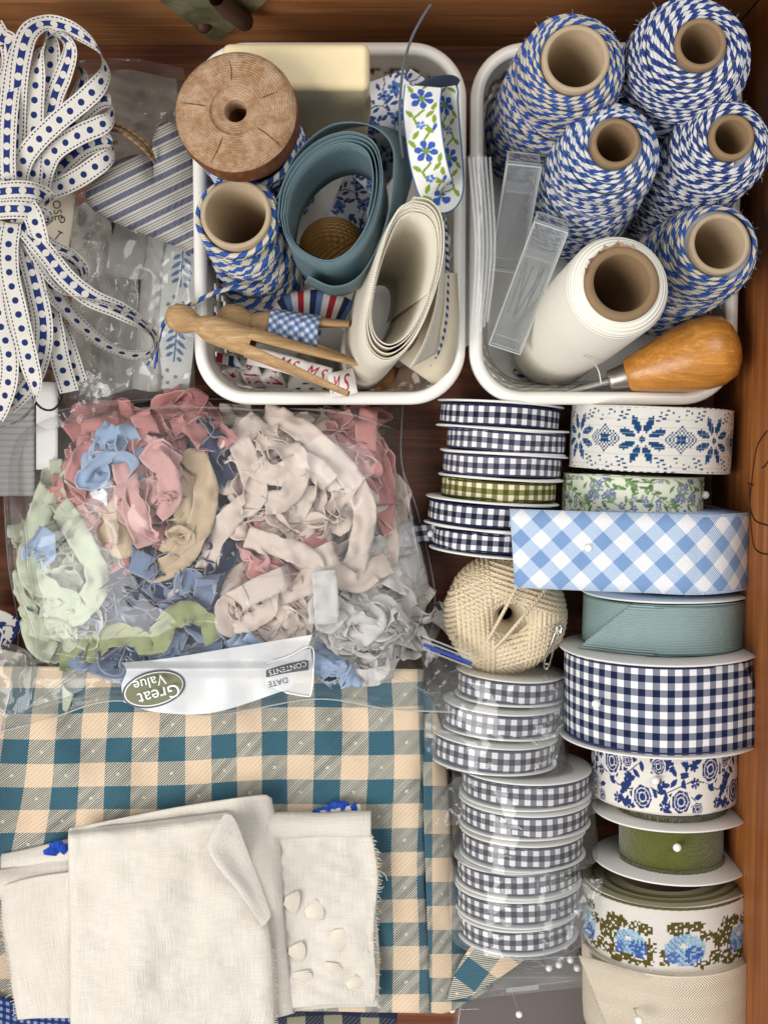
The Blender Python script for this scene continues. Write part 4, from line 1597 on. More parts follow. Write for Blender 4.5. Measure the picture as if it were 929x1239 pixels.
# ================================================================ COTTON STRING BALL
ecru = M('ecru_cotton_string', .9, .1)
u_, v_ = ecru.uv()
ecru.base(shade_var(ecru, ecru.col('#dccbae'), 120, .25))
ecru.bump(((u_ / .0022 + v_ * 2.0) * 6.2832).sin() + ecru.noise(1500, 2), .0003, .6)
Rb = 75 * mm(.045)
bc = P(611, 742, .036)
sb = empty('string_ball', (bc[0], bc[1], 0), 'round ball of natural cotton string with hollow centre', 'string ball')
ac = Acc()
rh = .0092
strand = .00135
order = np.random.default_rng(3).permutation(16)
for gi, gk in enumerate(order):
    phi = gk * 2 * math.pi / 16 + np.random.default_rng(gi).uniform(-.12, .12)
    c_, s_ = math.cos(phi), math.sin(phi)
    for j in range(8):
        d = rh + (j + .2) * strand * 1.9 + .0006 * (gi % 3)
        R2 = Rb - .0022 + .00013 * gi
        if d > R2 * .8:
            continue
        t = np.linspace(-2.6, 2.6, 60)
        r = math.sqrt(R2 ** 2 - d ** 2)
        q = np.stack([np.full_like(t, d) + .0006 * np.sin(t * 2 + gi), r * np.sin(t), r * np.cos(t) * .92], 1)
        # pull the strands down into the centre hole
        rad = np.hypot(q[:, 0], q[:, 1])
        q[:, 2] -= np.where(q[:, 2] > 0, .006 * np.exp(-((rad - rh) / .005) ** 2), 0)
        w_ = np.stack([q[:, 0] * c_ - q[:, 1] * s_, q[:, 0] * s_ + q[:, 1] * c_, q[:, 2]], 1)
        ac.put(*tubegeo(w_ + bc, strand, 6, unit(w_), cap=False, v0=j * .013))
ac.build('wound_string', ecru.m, sb)
a = np.linspace(0, 2 * math.pi, 33)
core = np.stack([Rb * .52 + Rb * .405 * np.cos(a), Rb * .62 * np.sin(a)], 1)
lathe('inner_winding', core, frame(bc, bc + [0, 0, 1]), ecru.m, sb, 48)
for pl in ([(628, 706, .074), (612, 735, .072), (590, 775, .064), (572, 800, .05)], [(660, 714, .066), (628, 752, .074), (600, 783, .064), (574, 802, .05)], [(628, 706, .074), (634, 690, .07), (640, 676, .06)]):
    tube('loose_string', cr(PT(pl), 40), .0011, ecru.m, sb, 6)

# safety pin hooked on the ball
sp = empty('safety_pin', P(668, 780, .05), 'small steel safety pin hooked on the string ball', 'safety pin')
lp = [(677, 762, .062), (673, 775, .060), (668, 792, .056), (664, 806, .052), (660, 810, .051), (658, 806, .052), (660, 796, .054), (666, 780, .058), (672, 764, .061)]
tube('wire', cr(PT(lp), 60), .0006, MAT['steel'], sp, 6)
ar = cr(PT([(672, 766, .0615), (674, 758, .0625), (679, 757, .0625), (678, 765, .0615)]), 16)
tube('clasp', ar, .0011, MAT['steel'], sp, 6)
tube('coil', cr(PT([(664, 806, .0525), (661, 803, .0535), (658, 806, .052), (661, 809, .051), (664, 806, .0525)]), 24), .0006, MAT['steel'], sp, 6)

# ================================================================ PLASTIC AROUND THE GREY SPOOL PACKS
def wrap(label, x0, x1, y0, y1, R, seed, flaps=(), yaw=0):
    c = P((x0 + x1) / 2, (y0 + y1) / 2, R)
    ya, yb = P((x0 + x1) / 2, y0, R * 2)[1], P((x0 + x1) / 2, y1, R * 2)[1]
    th = np.linspace(-2.1, 2.1, 120)[:, None]
    s = np.linspace(0, 1, 70)[None, :]
    rr = R + .0046 + .0018 * crease(th * 2.4 + 0 * s, s * 3.2 + 0 * th, seed, 12) + .001 * snoise(th * .8, s * 1.3, seed)
    endk = 1 - .55 * np.clip((np.abs(s - .5) - .44) / .06, 0, 1) ** 2
    rr = rr * endk
    y = ya + (yb - ya) * s
    t = empty('plastic_wrap', (c[0], c[1], 0.001), label, 'plastic wrap', 'plastic sleeves on spool packs')
    x = c[0] + rr * np.sin(th)
    z = R + .001 + rr * np.cos(th)
    yw = math.tan(R_(yaw))
    g = np.stack([x + 0 * s, y + 0 * th + (x - c[0]) * yw, np.maximum(z, .001)], -1)
    grid('sleeve', g, MAT['film_thin'], t)
    for k, (pts, zs) in enumerate(flaps):
        px = coons(pts[0], pts[1], pts[2], pts[3], 30, 24)
        zz = zs + .005 * crease(px[..., 0] / 30, px[..., 1] / 30, seed + 50 + k) + .002 * snoise(px[..., 0] / 40, px[..., 1] / 40, seed + k)
        grid('flap', P(px[..., 0], px[..., 1], zz), MAT['film_thin'], t)


wrap('crinkled clear sleeve round the spool pack under the string ball', 524, 682, 818, 946, .036, 5, [
    ([[(520, 862), (545, 850), (575, 836)], [(513, 905), (540, 930), (585, 942)], [(520, 862), (512, 884), (513, 905)], [(575, 836), (590, 890), (585, 942)]], .05),
    ([[(640, 858), (665, 835), (682, 826)], [(622, 936), (645, 938), (672, 926)], [(640, 858), (628, 895), (622, 936)], [(682, 826), (682, 880), (672, 926)]], .066)], -3)
wrap('crinkled clear sleeve with torn corner round the middle spool pack', 552, 716, 948, 1064, .038, 6, [
    ([[(542, 950), (556, 940), (580, 946)], [(527, 998), (538, 1000), (556, 998)], [(542, 950), (533, 975), (527, 998)], [(580, 946), (562, 970), (556, 998)]], .058)])
wrap('crinkled clear sleeve round the lowest spool pack', 548, 706, 1056, 1164, .037, 7, [
    ([[(640, 1052), (690, 1062), (730, 1064)], [(660, 1168), (690, 1160), (716, 1130)], [(640, 1052), (650, 1110), (660, 1168)], [(730, 1064), (724, 1098), (716, 1130)]], .074),
    ([[(700, 1064), (716, 1066), (729, 1062)], [(690, 1140), (700, 1132), (704, 1132)], [(700, 1064), (694, 1100), (690, 1140)], [(729, 1062), (716, 1100), (704, 1132)]], .082)], 2)

# ================================================================ PIN BOX
pb = empty('pin_box', P(632, 1200, 0), 'flat clear plastic box full of pins under the gingham corner', 'plastic box')
a0, a1, a2, a3 = P(545, 1245, .006), P(716, 1245, .006), P(716, 1158, .006), P(556, 1158, .006)
t0, t1, t2, t3 = [p + np.array([0, 0, .026]) for p in (a0, a1, a2, a3)]
hexa('box_base', [a0, a1, a2, a3], [t0, t1, t2, t3], MAT['acrylic'], pb, .002)
l0, l1, l2, l3 = [P(x, y, .0335) for x, y in ((560, 1204), (722, 1186), (720, 1148), (560, 1152))]
lid_ = hexa('box_lid', [l0, l1, l2, l3], [p + np.array([0, 0, .009]) for p in (l0, l1, l2, l3)], MAT['acrylic'], pb, .002)
hexa('lid_clasp', [P(x, y, .0345) for x, y in ((612, 1202), (652, 1198), (652, 1192), (612, 1196))], [P(x, y, .042) for x, y in ((612, 1202), (652, 1198), (652, 1192), (612, 1196))], MAT['film_milky'], lid_, .0008)
tray = plain('dark_box_liner', '#5a4a44', .6, .3, .2, 40)
hexa('inner_tray', [P(x, y, .008) for x, y in ((556, 1242), (708, 1242), (706, 1165), (564, 1165))], [P(x, y, .012) for x, y in ((556, 1242), (708, 1242), (706, 1165), (564, 1165))], tray, pb, .0008)
for i in range(26):
    cpt = np.array([rng.uniform(590, 700), rng.uniform(1158, 1180)])
    an = rng.uniform(0, 3.14)
    d = np.array([math.cos(an), math.sin(an)]) * 20
    d[1] *= .4
    z = rng.uniform(.02, .028)
    tag(tube('pin', [P(*(cpt - d), z), P(*(cpt + d), z + .002)], .0004, MAT['steel'], None, 5), 'steel pin lying loose inside the flat clear box', 'pin', 'pins in the flat box')
for i, (x, y) in enumerate(((547, 1222), (628, 1228), (676, 1168), (690, 1162), (698, 1172), (664, 1172))):
    p = P(x, y, .032)
    a = np.linspace(0, math.pi, 11)
    pin('white ball head pin inside the flat clear box', p, (math.cos(i * 1.7), math.sin(i * 1.7) * .4, -.05), .0021, .014)

# ================================================================ CHECKED FABRIC
CH = .0290


def check_mat(name):
    m = M(name, .85, .1)
    m.b.inputs['Sheen Weight'].default_value = .2
    u, v = m.uv()
    n = m.noise(60, 3)
    a = ((u / CH + 20.0).frac()).lt(.5)
    b = ((v / (CH * .93)).frac()).lt(.5)
    both = a * b
    one = a + b - both * 2.0
    h = ((u + v) / .0015).frac().lt(.46)
    g_ = ((u * .5 - v) / .0011).frac().lt(.5)
    midc = m.mix(h, '#dcd2be', m.mix(g_, '#33505a', '#3f5a60'))
    c = m.mix(one, m.mix(((u - v) / .0016).frac().lt(.5), '#f4dcbf', '#ebcfae'), midc)
    c = m.mix(both, c, m.mix(((u + v) / .0016).frac().lt(.5), '#3d6b7c', '#336071'))
    # small woven star in the mixed squares
    fu = ((u / CH * 2.0).frac() - .5).abs()
    fv = ((v / (CH * .93) * 2.0).frac() - .5).abs()
    st_ = (fu + fv * 1.0).lt(.10) * ((fu - fv).abs().lt(.03))
    c = m.mix(st_ * one, c, m.col('#e9ddbd'))
    m.base(shade_var(m, c, 70, .2))
    m.bump(((u + v) * (6.2832 / .0013)).sin() + weave(m, u, v, .0009) * .6, .0004, .7)
    return m.m


CHK = check_mat('teal_and_peach_check')


def sheet(name, top, bot, left, right, zf, n, m, mat, parent=None, solid=.0009, uvs=None, uvo=(0, 0), rot=0, sub=0):
    px = coons(top, bot, left, right, n, m)
    z = zf(px[..., 0], px[..., 1], np.linspace(0, 1, m)[None, :], np.linspace(0, 1, n)[:, None])
    g = P(px[..., 0], px[..., 1], z)
    # arc-length texture coordinates
    du = np.linalg.norm(np.diff(g, axis=1), axis=2)
    dv = np.linalg.norm(np.diff(g, axis=0), axis=2)
    u = np.concatenate([np.zeros((n, 1)), np.cumsum(du, 1)], 1)
    v = np.concatenate([np.zeros((1, m)), np.cumsum(dv, 0)], 0)
    if uvs:
        u, v = uvs(px[..., 0], px[..., 1])
    else:
        u = u + uvo[0]
        v = v + uvo[1]
    return grid(name, g, mat, parent, np.stack([u, v], -1), solid=solid)


fab = empty('checked_fabric', P(250, 1040, .002), 'folded teal and peach checked cotton fabric under the linen cloths', 'fabric')
wz = lambda x, y, s: .0020 * snoise(x / 190, y / 190, s) + .0008 * snoise(x / 70, y / 70, s + 1)
edgeR = lambda u, p=14: (1 - np.clip((u - (1 - 1 / p)) * p, 0, 1) ** 2)
sheet('upper_layer', [(-60, 806), (240, 808), (512, 810)], [(-60, 1250), (240, 1225), (523, 1226)], [(-60, 806), (-60, 1000), (-60, 1250)], [(512, 810), (512, 960), (516, 1100), (523, 1226)],
      lambda x, y, u, v: .0505 + 1.7 * wz(x, y, 1) + .0016 * np.exp(-(((x - 150) * .9 + (y - 930) * .4) / 16.0) ** 2) + .0014 * np.exp(-(((x - 395) * .95 - (y - 900) * .3) / 14.0) ** 2) - .004 * np.clip((u - .97) / .03, 0, 1) ** 2, 110, 120, CHK, fab, uvs=lambda x, y: ((x - 5 + .16 * (y - 890) * np.clip((230 - x) / 230, 0, 1) + 3.0 * snoise(x / 260, y / 260, 70)) * .000464, (y - 906 + .018 * x + 3.0 * snoise(x / 280, y / 280, 71)) * .000464 + 3 * CH))
sheet('folded_edge', [(511, 830), (524, 850), (538, 900)], [(521, 1226), (545, 1224), (596, 1196)], [(511, 830), (513, 1000), (521, 1226)], [(538, 900), (548, 1040), (566, 1120), (596, 1196)],
      lambda x, y, u, v: .0475 - .012 * u ** 1.3 + wz(x, y, 3) - .006 * np.clip((u - .85) / .15, 0, 1) ** 2, 90, 26, CHK, fab,
      uvs=lambda x, y: ((x - 512) * .00062 + .008, (y - 906) * .000464 + 3 * CH))
sheet('inner_layer', [(500, 870), (530, 884), (545, 920)], [(500, 1225), (548, 1220), (600, 1190)], [(500, 870), (500, 1050), (500, 1225)], [(545, 920), (553, 1040), (572, 1120), (600, 1190)],
      lambda x, y, u, v: .024 - .014 * u + wz(x, y, 5), 60, 20, CHK, fab)
sheet('turned_corner', [(560, 1160), (575, 1142), (600, 1150), (632, 1160)], [(540, 1212), (570, 1205), (600, 1186), (634, 1162)], [(560, 1160), (548, 1185), (540, 1212)], [(632, 1160), (633, 1161), (634, 1162)],
      lambda x, y, u, v: .047 + .006 * np.sin(u * 3.0) * (1 - v * .7) - .004 * u, 30, 40, CHK, fab, uvs=lambda x, y: ((x * .8 + y * .6) * .00046 - .006, (y * .8 - x * .6) * .00046))

# navy cloth peeping out below, dark plaid
plaid = gingham('dark_plaid', '#23283c', '#4a4c52', '#8f8a78', .022, 0, .0008, hatch=True)
o = sheet('plaid_cloth', [(325, 1212), (400, 1206), (482, 1212)], [(325, 1262), (400, 1262), (478, 1258)], [(325, 1212), (325, 1262)], [(482, 1212), (478, 1258)], lambda x, y, u, v: .035 + wz(x, y, 9), 20, 50, plaid)
tag(o, 'dark plaid cotton cloth peeping out under the linen', 'fabric')
ind = gingham('indigo_weave', '#1e2f5e', '#2c4378', '#8e9cc0', .004, 0, .0008)
o = sheet('indigo_cloth', [(-30, 1200), (40, 1215), (95, 1222)], [(-30, 1262), (40, 1262), (95, 1262)], [(-30, 1200), (-30, 1262)], [(95, 1222), (95, 1262)], lambda x, y, u, v: .0535 + wz(x, y, 9), 20, 40, ind)
tag(o, 'indigo blue woven cloth under the frayed linen', 'fabric')

# ================================================================ LINENS
linen = M('natural_linen', .9, .1)
linen.b.inputs['Sheen Weight'].default_value = .25
u_, v_ = linen.uv()
sl = linen.noise(40, 5, vec=None, stretch=(1, 1, 1))
c = linen.mix(((sl - .45) * 2.0).mx(0.0).mn(1.0), '#e9e2d6', '#dbd2c3')
nu = linen.nt.nodes.new('ShaderNodeTexNoise')
mp_ = linen.nt.nodes.new('ShaderNodeMapping')
mp_.inputs['Scale'].default_value = (60, 1400, 1)
linen.nt.links.new(linen.uvs, mp_.inputs[0])
linen.nt.links.new(mp_.outputs[0], nu.inputs['Vector'])
nu.inputs['Scale'].default_value = 1
nu2 = linen.nt.nodes.new('ShaderNodeTexNoise')
mp2 = linen.nt.nodes.new('ShaderNodeMapping')
mp2.inputs['Scale'].default_value = (1400, 60, 1)
linen.nt.links.new(linen.uvs, mp2.inputs[0])
linen.nt.links.new(mp2.outputs[0], nu2.inputs['Vector'])
nu2.inputs['Scale'].default_value = 1
th_ = N(linen.nt, nu.outputs['Fac']) + N(linen.nt, nu2.outputs['Fac'])
c = linen.mix(((th_ - .92) * 2.2).mx(0.0).mn(.85), c, '#f4eee4')
linen.base(c)
linen.bump(th_ * 1.5 + weave(linen, u_, v_, .0009) * .4 + linen.noise(90, 4) * .7, .0009, .7)
LIN = linen.m


def fray(parent, edge_px, z, n, length, mat, seed, side):
    r = np.random.default_rng(seed)
    e = cr(np.array([(x, y, 0) for x, y in edge_px], float), n)
    a = Acc()
    for i in range(n):
        l = length * r.uniform(.2, 1.0) * (2.2 if r.random() < .08 else 1)
        x, y = e[i, 0], e[i, 1]
        bend = r.normal(0, .6)
        pts = [(x - side[0] * 2, y - side[1] * 2, z), (x + side[0] * l * .5, y + side[1] * l * .5 + bend * l * .2, z + .0006), (x + side[0] * l * .8 + r.normal(0, 1), y + side[1] * l + bend * l * .6, z - .001)]
        a.put(*tubegeo(cr(PT(pts), 7), .00022, 4, cap=False))
    o = a.build('fray', mat, parent)
    o['kind'] = 'stuff'
    return o


blue_emb = M('blue_embroidery', .7, .2)
blue_emb.base(shade_var(blue_emb, blue_emb.col('#2b52b5'), 200, .4))
blue_emb.bump((blue_emb.noise(800, 3, stretch=(1, .1, 1))), .001, .8)
blue_emb = blue_emb.m
white_emb = cloth('white_satin_stitch', '#e6ded0', .0011, .7, .1, rib=True, bump=.3)


def petal(parent, cx, cy, z, rx, ry, ang, mat, h=.0009, name='stitched_petal'):
    """satin stitches fanning out from a point"""
    a_ = Acc()
    c, s = math.cos(ang), math.sin(ang)
    k = max(7, int(ry * 1.1))
    for i in range(k):
        t = i / (k - 1) * 2 - 1
        x0, y0 = -rx * .9, t * ry * .25
        x1, y1 = rx * (.25 + .7 * math.sqrt(max(0, 1 - .85 * t * t))), t * ry
        q = [(cx + x * c - y * s, cy + x * s + y * c, z + dz) for x, y, dz in ((x0, y0, 0), ((x0 + x1) / 2, (y0 + y1) / 2 * 1.08, h), (x1, y1, 0))]
        a_.put(*tubegeo(cr(PT(q), 7), .00062, 5, cap=False))
    a_.build(name, mat, parent)


# right-hand linen: rolled top, frayed side, white petals
lr = empty('linen_cloth', P(400, 1100, .05), 'folded linen scrap with frayed edge and white stitched petals', 'linen cloth')
sheet('lower_fold', [(322, 984), (380, 982), (436, 973)], [(322, 1040), (380, 1040), (440, 1040)], [(322, 984), (322, 1040)], [(436, 973), (440, 1040)], lambda x, y, u, v: .0545 + wz(x, y, 11), 20, 40, LIN, lr)
rt = np.linspace(-2.0, 1.9, 24)[:, None]
xx = np.linspace(0, 1, 50)[None, :]
rollx = 325 + (449 - 325) * xx
rolly = 999 - 2 * xx + 0 * rt
cz = P(rollx + 0 * rt, rolly, .0605)
rr = .0066 * (1 + .06 * np.sin(xx * 9))
g = cz + np.stack([0 * rt + 0 * xx, -np.sin(rt) * rr, np.cos(rt) * rr * .8], -1)
grid('rolled_fold', g, LIN, lr, np.stack([rollx * .00045 + 0 * rt, rt * .0066 + 0 * xx], -1), solid=.0009)
sheet('front', [(325, 1013), (380, 1012), (450, 1010)], [(335, 1222), (400, 1216), (452, 1216)], [(325, 1013), (330, 1120), (335, 1222)], [(450, 1010), (457, 1060), (452, 1130), (455, 1190), (452, 1216)],
      lambda x, y, u, v: .062 + wz(x, y, 13) + .0008 * snoise(x / 30, y / 30, 8), 90, 60, LIN, lr, solid=.0011)
sheet('back_layer', [(335, 1100), (400, 1100), (455, 1100)], [(338, 1226), (400, 1220), (458, 1218)], [(335, 1100), (338, 1226)], [(455, 1100), (459, 1160), (458, 1218)], lambda x, y, u, v: .0575 + wz(x, y, 15), 40, 40, LIN, lr)
fray(lr, [(450, 1012), (457, 1060), (452, 1130), (455, 1190), (452, 1214)], .062, 90, 9, plain('linen_thread', '#e6dfd0', .9, .1, .1), 3, (1, .25))
for cx, cy, rx, ry, an in ((353, 1092, 10, 14, .2), (380, 1103, 12, 13, -.3), (410, 1135, 12, 15, .4), (359, 1152, 11, 12, .1), (402, 1172, 12, 8, .5), (440, 1162, 9, 12, 0), (366, 1182, 13, 8, .2), (428, 1190, 10, 8, -.3)):
    petal(lr, cx, cy, .0625, rx, ry, an, white_emb, .0005)
for cx, cy, rx, ry in ((398, 981, 12, 8), (414, 978, 10, 8), (384, 984, 8, 5), (428, 979, 6, 6), (406, 975, 8, 6)):
    petal(lr, cx, cy, .0553, rx, ry, -.1, blue_emb, .0015, 'blue_stitching')

# left-hand linen: three stacked folds
ll = empty('linen_cloth', P(45, 1130, .05), 'crumpled linen scrap with blue stitching beside the large folded one', 'linen cloth')
sheet('lower_fold', [(2, 1034), (40, 1026), (90, 1014)], [(0, 1064), (40, 1060), (90, 1050)], [(2, 1034), (0, 1064)], [(90, 1014), (90, 1050)], lambda x, y, u, v: .0565 + .004 * np.sin(v * 3.1) + wz(x, y, 21), 16, 30, LIN, ll, solid=.001)
sheet('middle_fold', [(-20, 1056), (40, 1046), (92, 1036)], [(-20, 1090), (40, 1086), (92, 1076)], [(-20, 1056), (-20, 1090)], [(92, 1036), (92, 1076)], lambda x, y, u, v: .0595 + .005 * np.sin(v * 3.1) + wz(x, y, 22), 18, 40, LIN, ll, solid=.001)
sheet('front', [(2, 1072), (40, 1062), (95, 1054)], [(22, 1234), (50, 1232), (95, 1232)], [(2, 1072), (3, 1120), (12, 1180), (22, 1234)], [(95, 1054), (95, 1232)],
      lambda x, y, u, v: .064 + wz(x, y, 23) + .0025 * crease(x / 70, y / 70, 3) * np.clip(v * 1.6, 0, 1) + .002 * np.exp(-(v / .06) ** 2) - .003 * np.exp(-(u / .06) ** 2), 70, 40, LIN, ll, solid=.0011)
for cx, cy, rx, ry, an in ((62, 1030, 10, 6, -.2), (76, 1027, 8, 6, .3), (68, 1022, 9, 4, -.2)):
    petal(ll, cx, cy, .0612, rx, ry, an, blue_emb, .0012, 'blue_stitching')
fray(ll, [(3, 1080), (3, 1120), (12, 1180), (20, 1230)], .0625, 40, 7, plain('linen_thread', '#e6dfd0', .9, .1, .1), 5, (-1, .2))

# the large linen on top
lm = empty('linen_cloth', P(210, 1110, .06), 'large plain oatmeal linen cloth folded with a turned back corner', 'linen cloth')


def zmain(x, y, u, v):
    z = .0735 + wz(x, y, 31) * 1.3 + .00025 * snoise(x / 22, y / 22, 8) + .0005 * snoise(x / 60, y / 60, 9)
    z = z - .006 * np.exp(-(v / .02) ** 2) + .0025 * np.exp(-((v - .06) / .04) ** 2)           # rolled top edge
    z = z + .004 * np.exp(-(((x - 205) * .8 + (y - 1040) * .25) / 24.0) ** 2) * np.clip(v * 3, 0, 1) * .4
    z = z - .0035 * np.clip((u - .93) / .07, 0, 1) ** 2 - .002 * np.clip((.05 - u) / .05, 0, 1) ** 2
    return z


sheet('back_layer', [(84, 1003), (210, 978), (312, 963), (328, 966)], [(90, 1262), (220, 1262), (356, 1226)], [(84, 1003), (86, 1130), (90, 1262)], [(328, 966), (340, 1030), (344, 1120), (356, 1226)],
      lambda x, y, u, v: .0655 + wz(x, y, 33) + .002 * np.exp(-(v / .03) ** 2) - .004 * np.clip((u - .94) / .06, 0, 1) ** 2, 90, 80, LIN, lm, solid=.0012)
sheet('front', [(83, 1004), (170, 996), (268, 984), (276, 985)], [(86, 1262), (200, 1262), (333, 1262)], [(83, 1004), (85, 1130), (86, 1262)], [(276, 985), (300, 1060), (326, 1130), (333, 1262)],
      zmain, 120, 110, LIN, lm, solid=.0012)
sheet('turned_corner', [(272, 984), (281, 987), (288, 1000)], [(318, 1122), (324, 1116), (328, 1108)], [(272, 984), (252, 1020), (262, 1046), (290, 1080), (318, 1122)], [(288, 1000), (306, 1046), (318, 1078), (328, 1108)],
      lambda x, y, u, v: .0835 + .008 * np.exp(-(u / .35) ** 2) * np.sin(np.clip(v * 3.3, 0, 3.14)) + .003 * np.sin(u * 2.6 + .2) * np.sin(np.clip(v * 3.14, 0, 3.14)) + .0004 * snoise(x / 60, y / 60, 4), 70, 26, LIN, lm, solid=.0014)
fray(lm, [(331, 1150), (333, 1200), (334, 1239)], .072, 34, 5, plain('linen_thread', '#e6dfd0', .9, .1, .1), 8, (1, .2))

# ================================================================ THE ZIP BAG OF RIBBONS
def dome(x, y):
    k = 1 - np.abs((x - 262) / 268) ** 3.2 - np.abs((y - 660) / 196) ** 3.2
    return np.maximum(.010 + .042 * np.clip(k, 0, 1) ** .4, .012 + .044 * np.clip((y - 765) / 45, 0, 1))


def bagz(x, y):
    fab_z = .0545 + 0 * x
    base = np.where(y > 800, fab_z * np.clip((y - 800) / 40, 0, 1), 0)
    d = dome(x, y)
    z = np.maximum(.018 + (d - .010) * 1.0 + .024 * np.clip((d - .010) / .02, 0, 1) * np.clip((835 - y) / 60, .25, 1), base)
    return z


def under_film(g):
    """keep ribbon below the bag's film"""
    m_ = (CAM_H - g[..., 2]) / FPX
    x, y = 464.5 + g[..., 0] / m_, 519.5 - g[..., 1] / m_
    g = g.copy()
    g[..., 2] = np.maximum(np.minimum(g[..., 2], bagz(x, y) - .0012), .003)
    return g


def silk(name, hexs):
    m = M(name, .7, .2)
    m.b.inputs['Sheen Weight'].default_value = .08
    u, v = m.uv()
    c_ = m.col(hexs)
    c_ = m.mix(((v.abs() - .0072).mx(0.0) * 900.0).mn(1.0), c_, m.mix(.4, c_, m.col('#f4ece2')))
    m.base(shade_var(m, c_, 90, .3))
    m.bump(weave(m, u, v, .0007) * .5 + m.noise(330, 5, rough=.65) * 3.0, .0007, .6)
    return m.m


SILK = {k: silk(k + '_silk', h) for k, h in dict(coral='#cb8c88', pink='#deaca8', blush='#d8b8b0', sky='#a1b6d4', dusk='#8292b0', navy='#38415f', tan='#d4bb9c', sage='#cad1b7', olive='#a1a778', ecru='#e8d5c9', mauve='#d9c6b9', silver='#dfdad6').items()}
RB = .0165


def run(parent, col, pts, w=RB, seed=0, wr=.0017, zoff=0.0, dens=14, name='ribbon_length', fold=.0):
    """one length of crumpled ribbon; pts = (px, py, height above the heap[, roll])"""
    a = np.array([p if len(p) == 4 else (*p, 0) for p in pts], float)
    a[:, 2] = np.maximum(dome(a[:, 0], a[:, 1]) + a[:, 2] + zoff, .006)
    g, uv = ribgeo(a, w, n=len(a) * dens, m=9, wr=wr, seed=seed, fold=fold, ruf=.0011, cw=1.7)
    uv[..., 1] *= .0165 / w
    return grid(name, under_film(g), SILK[col], parent, uv, solid=.0003)


def px_of(p):
    m_ = (CAM_H - p[2]) / FPX
    return 464.5 + p[0] / m_, 519.5 - p[1] / m_


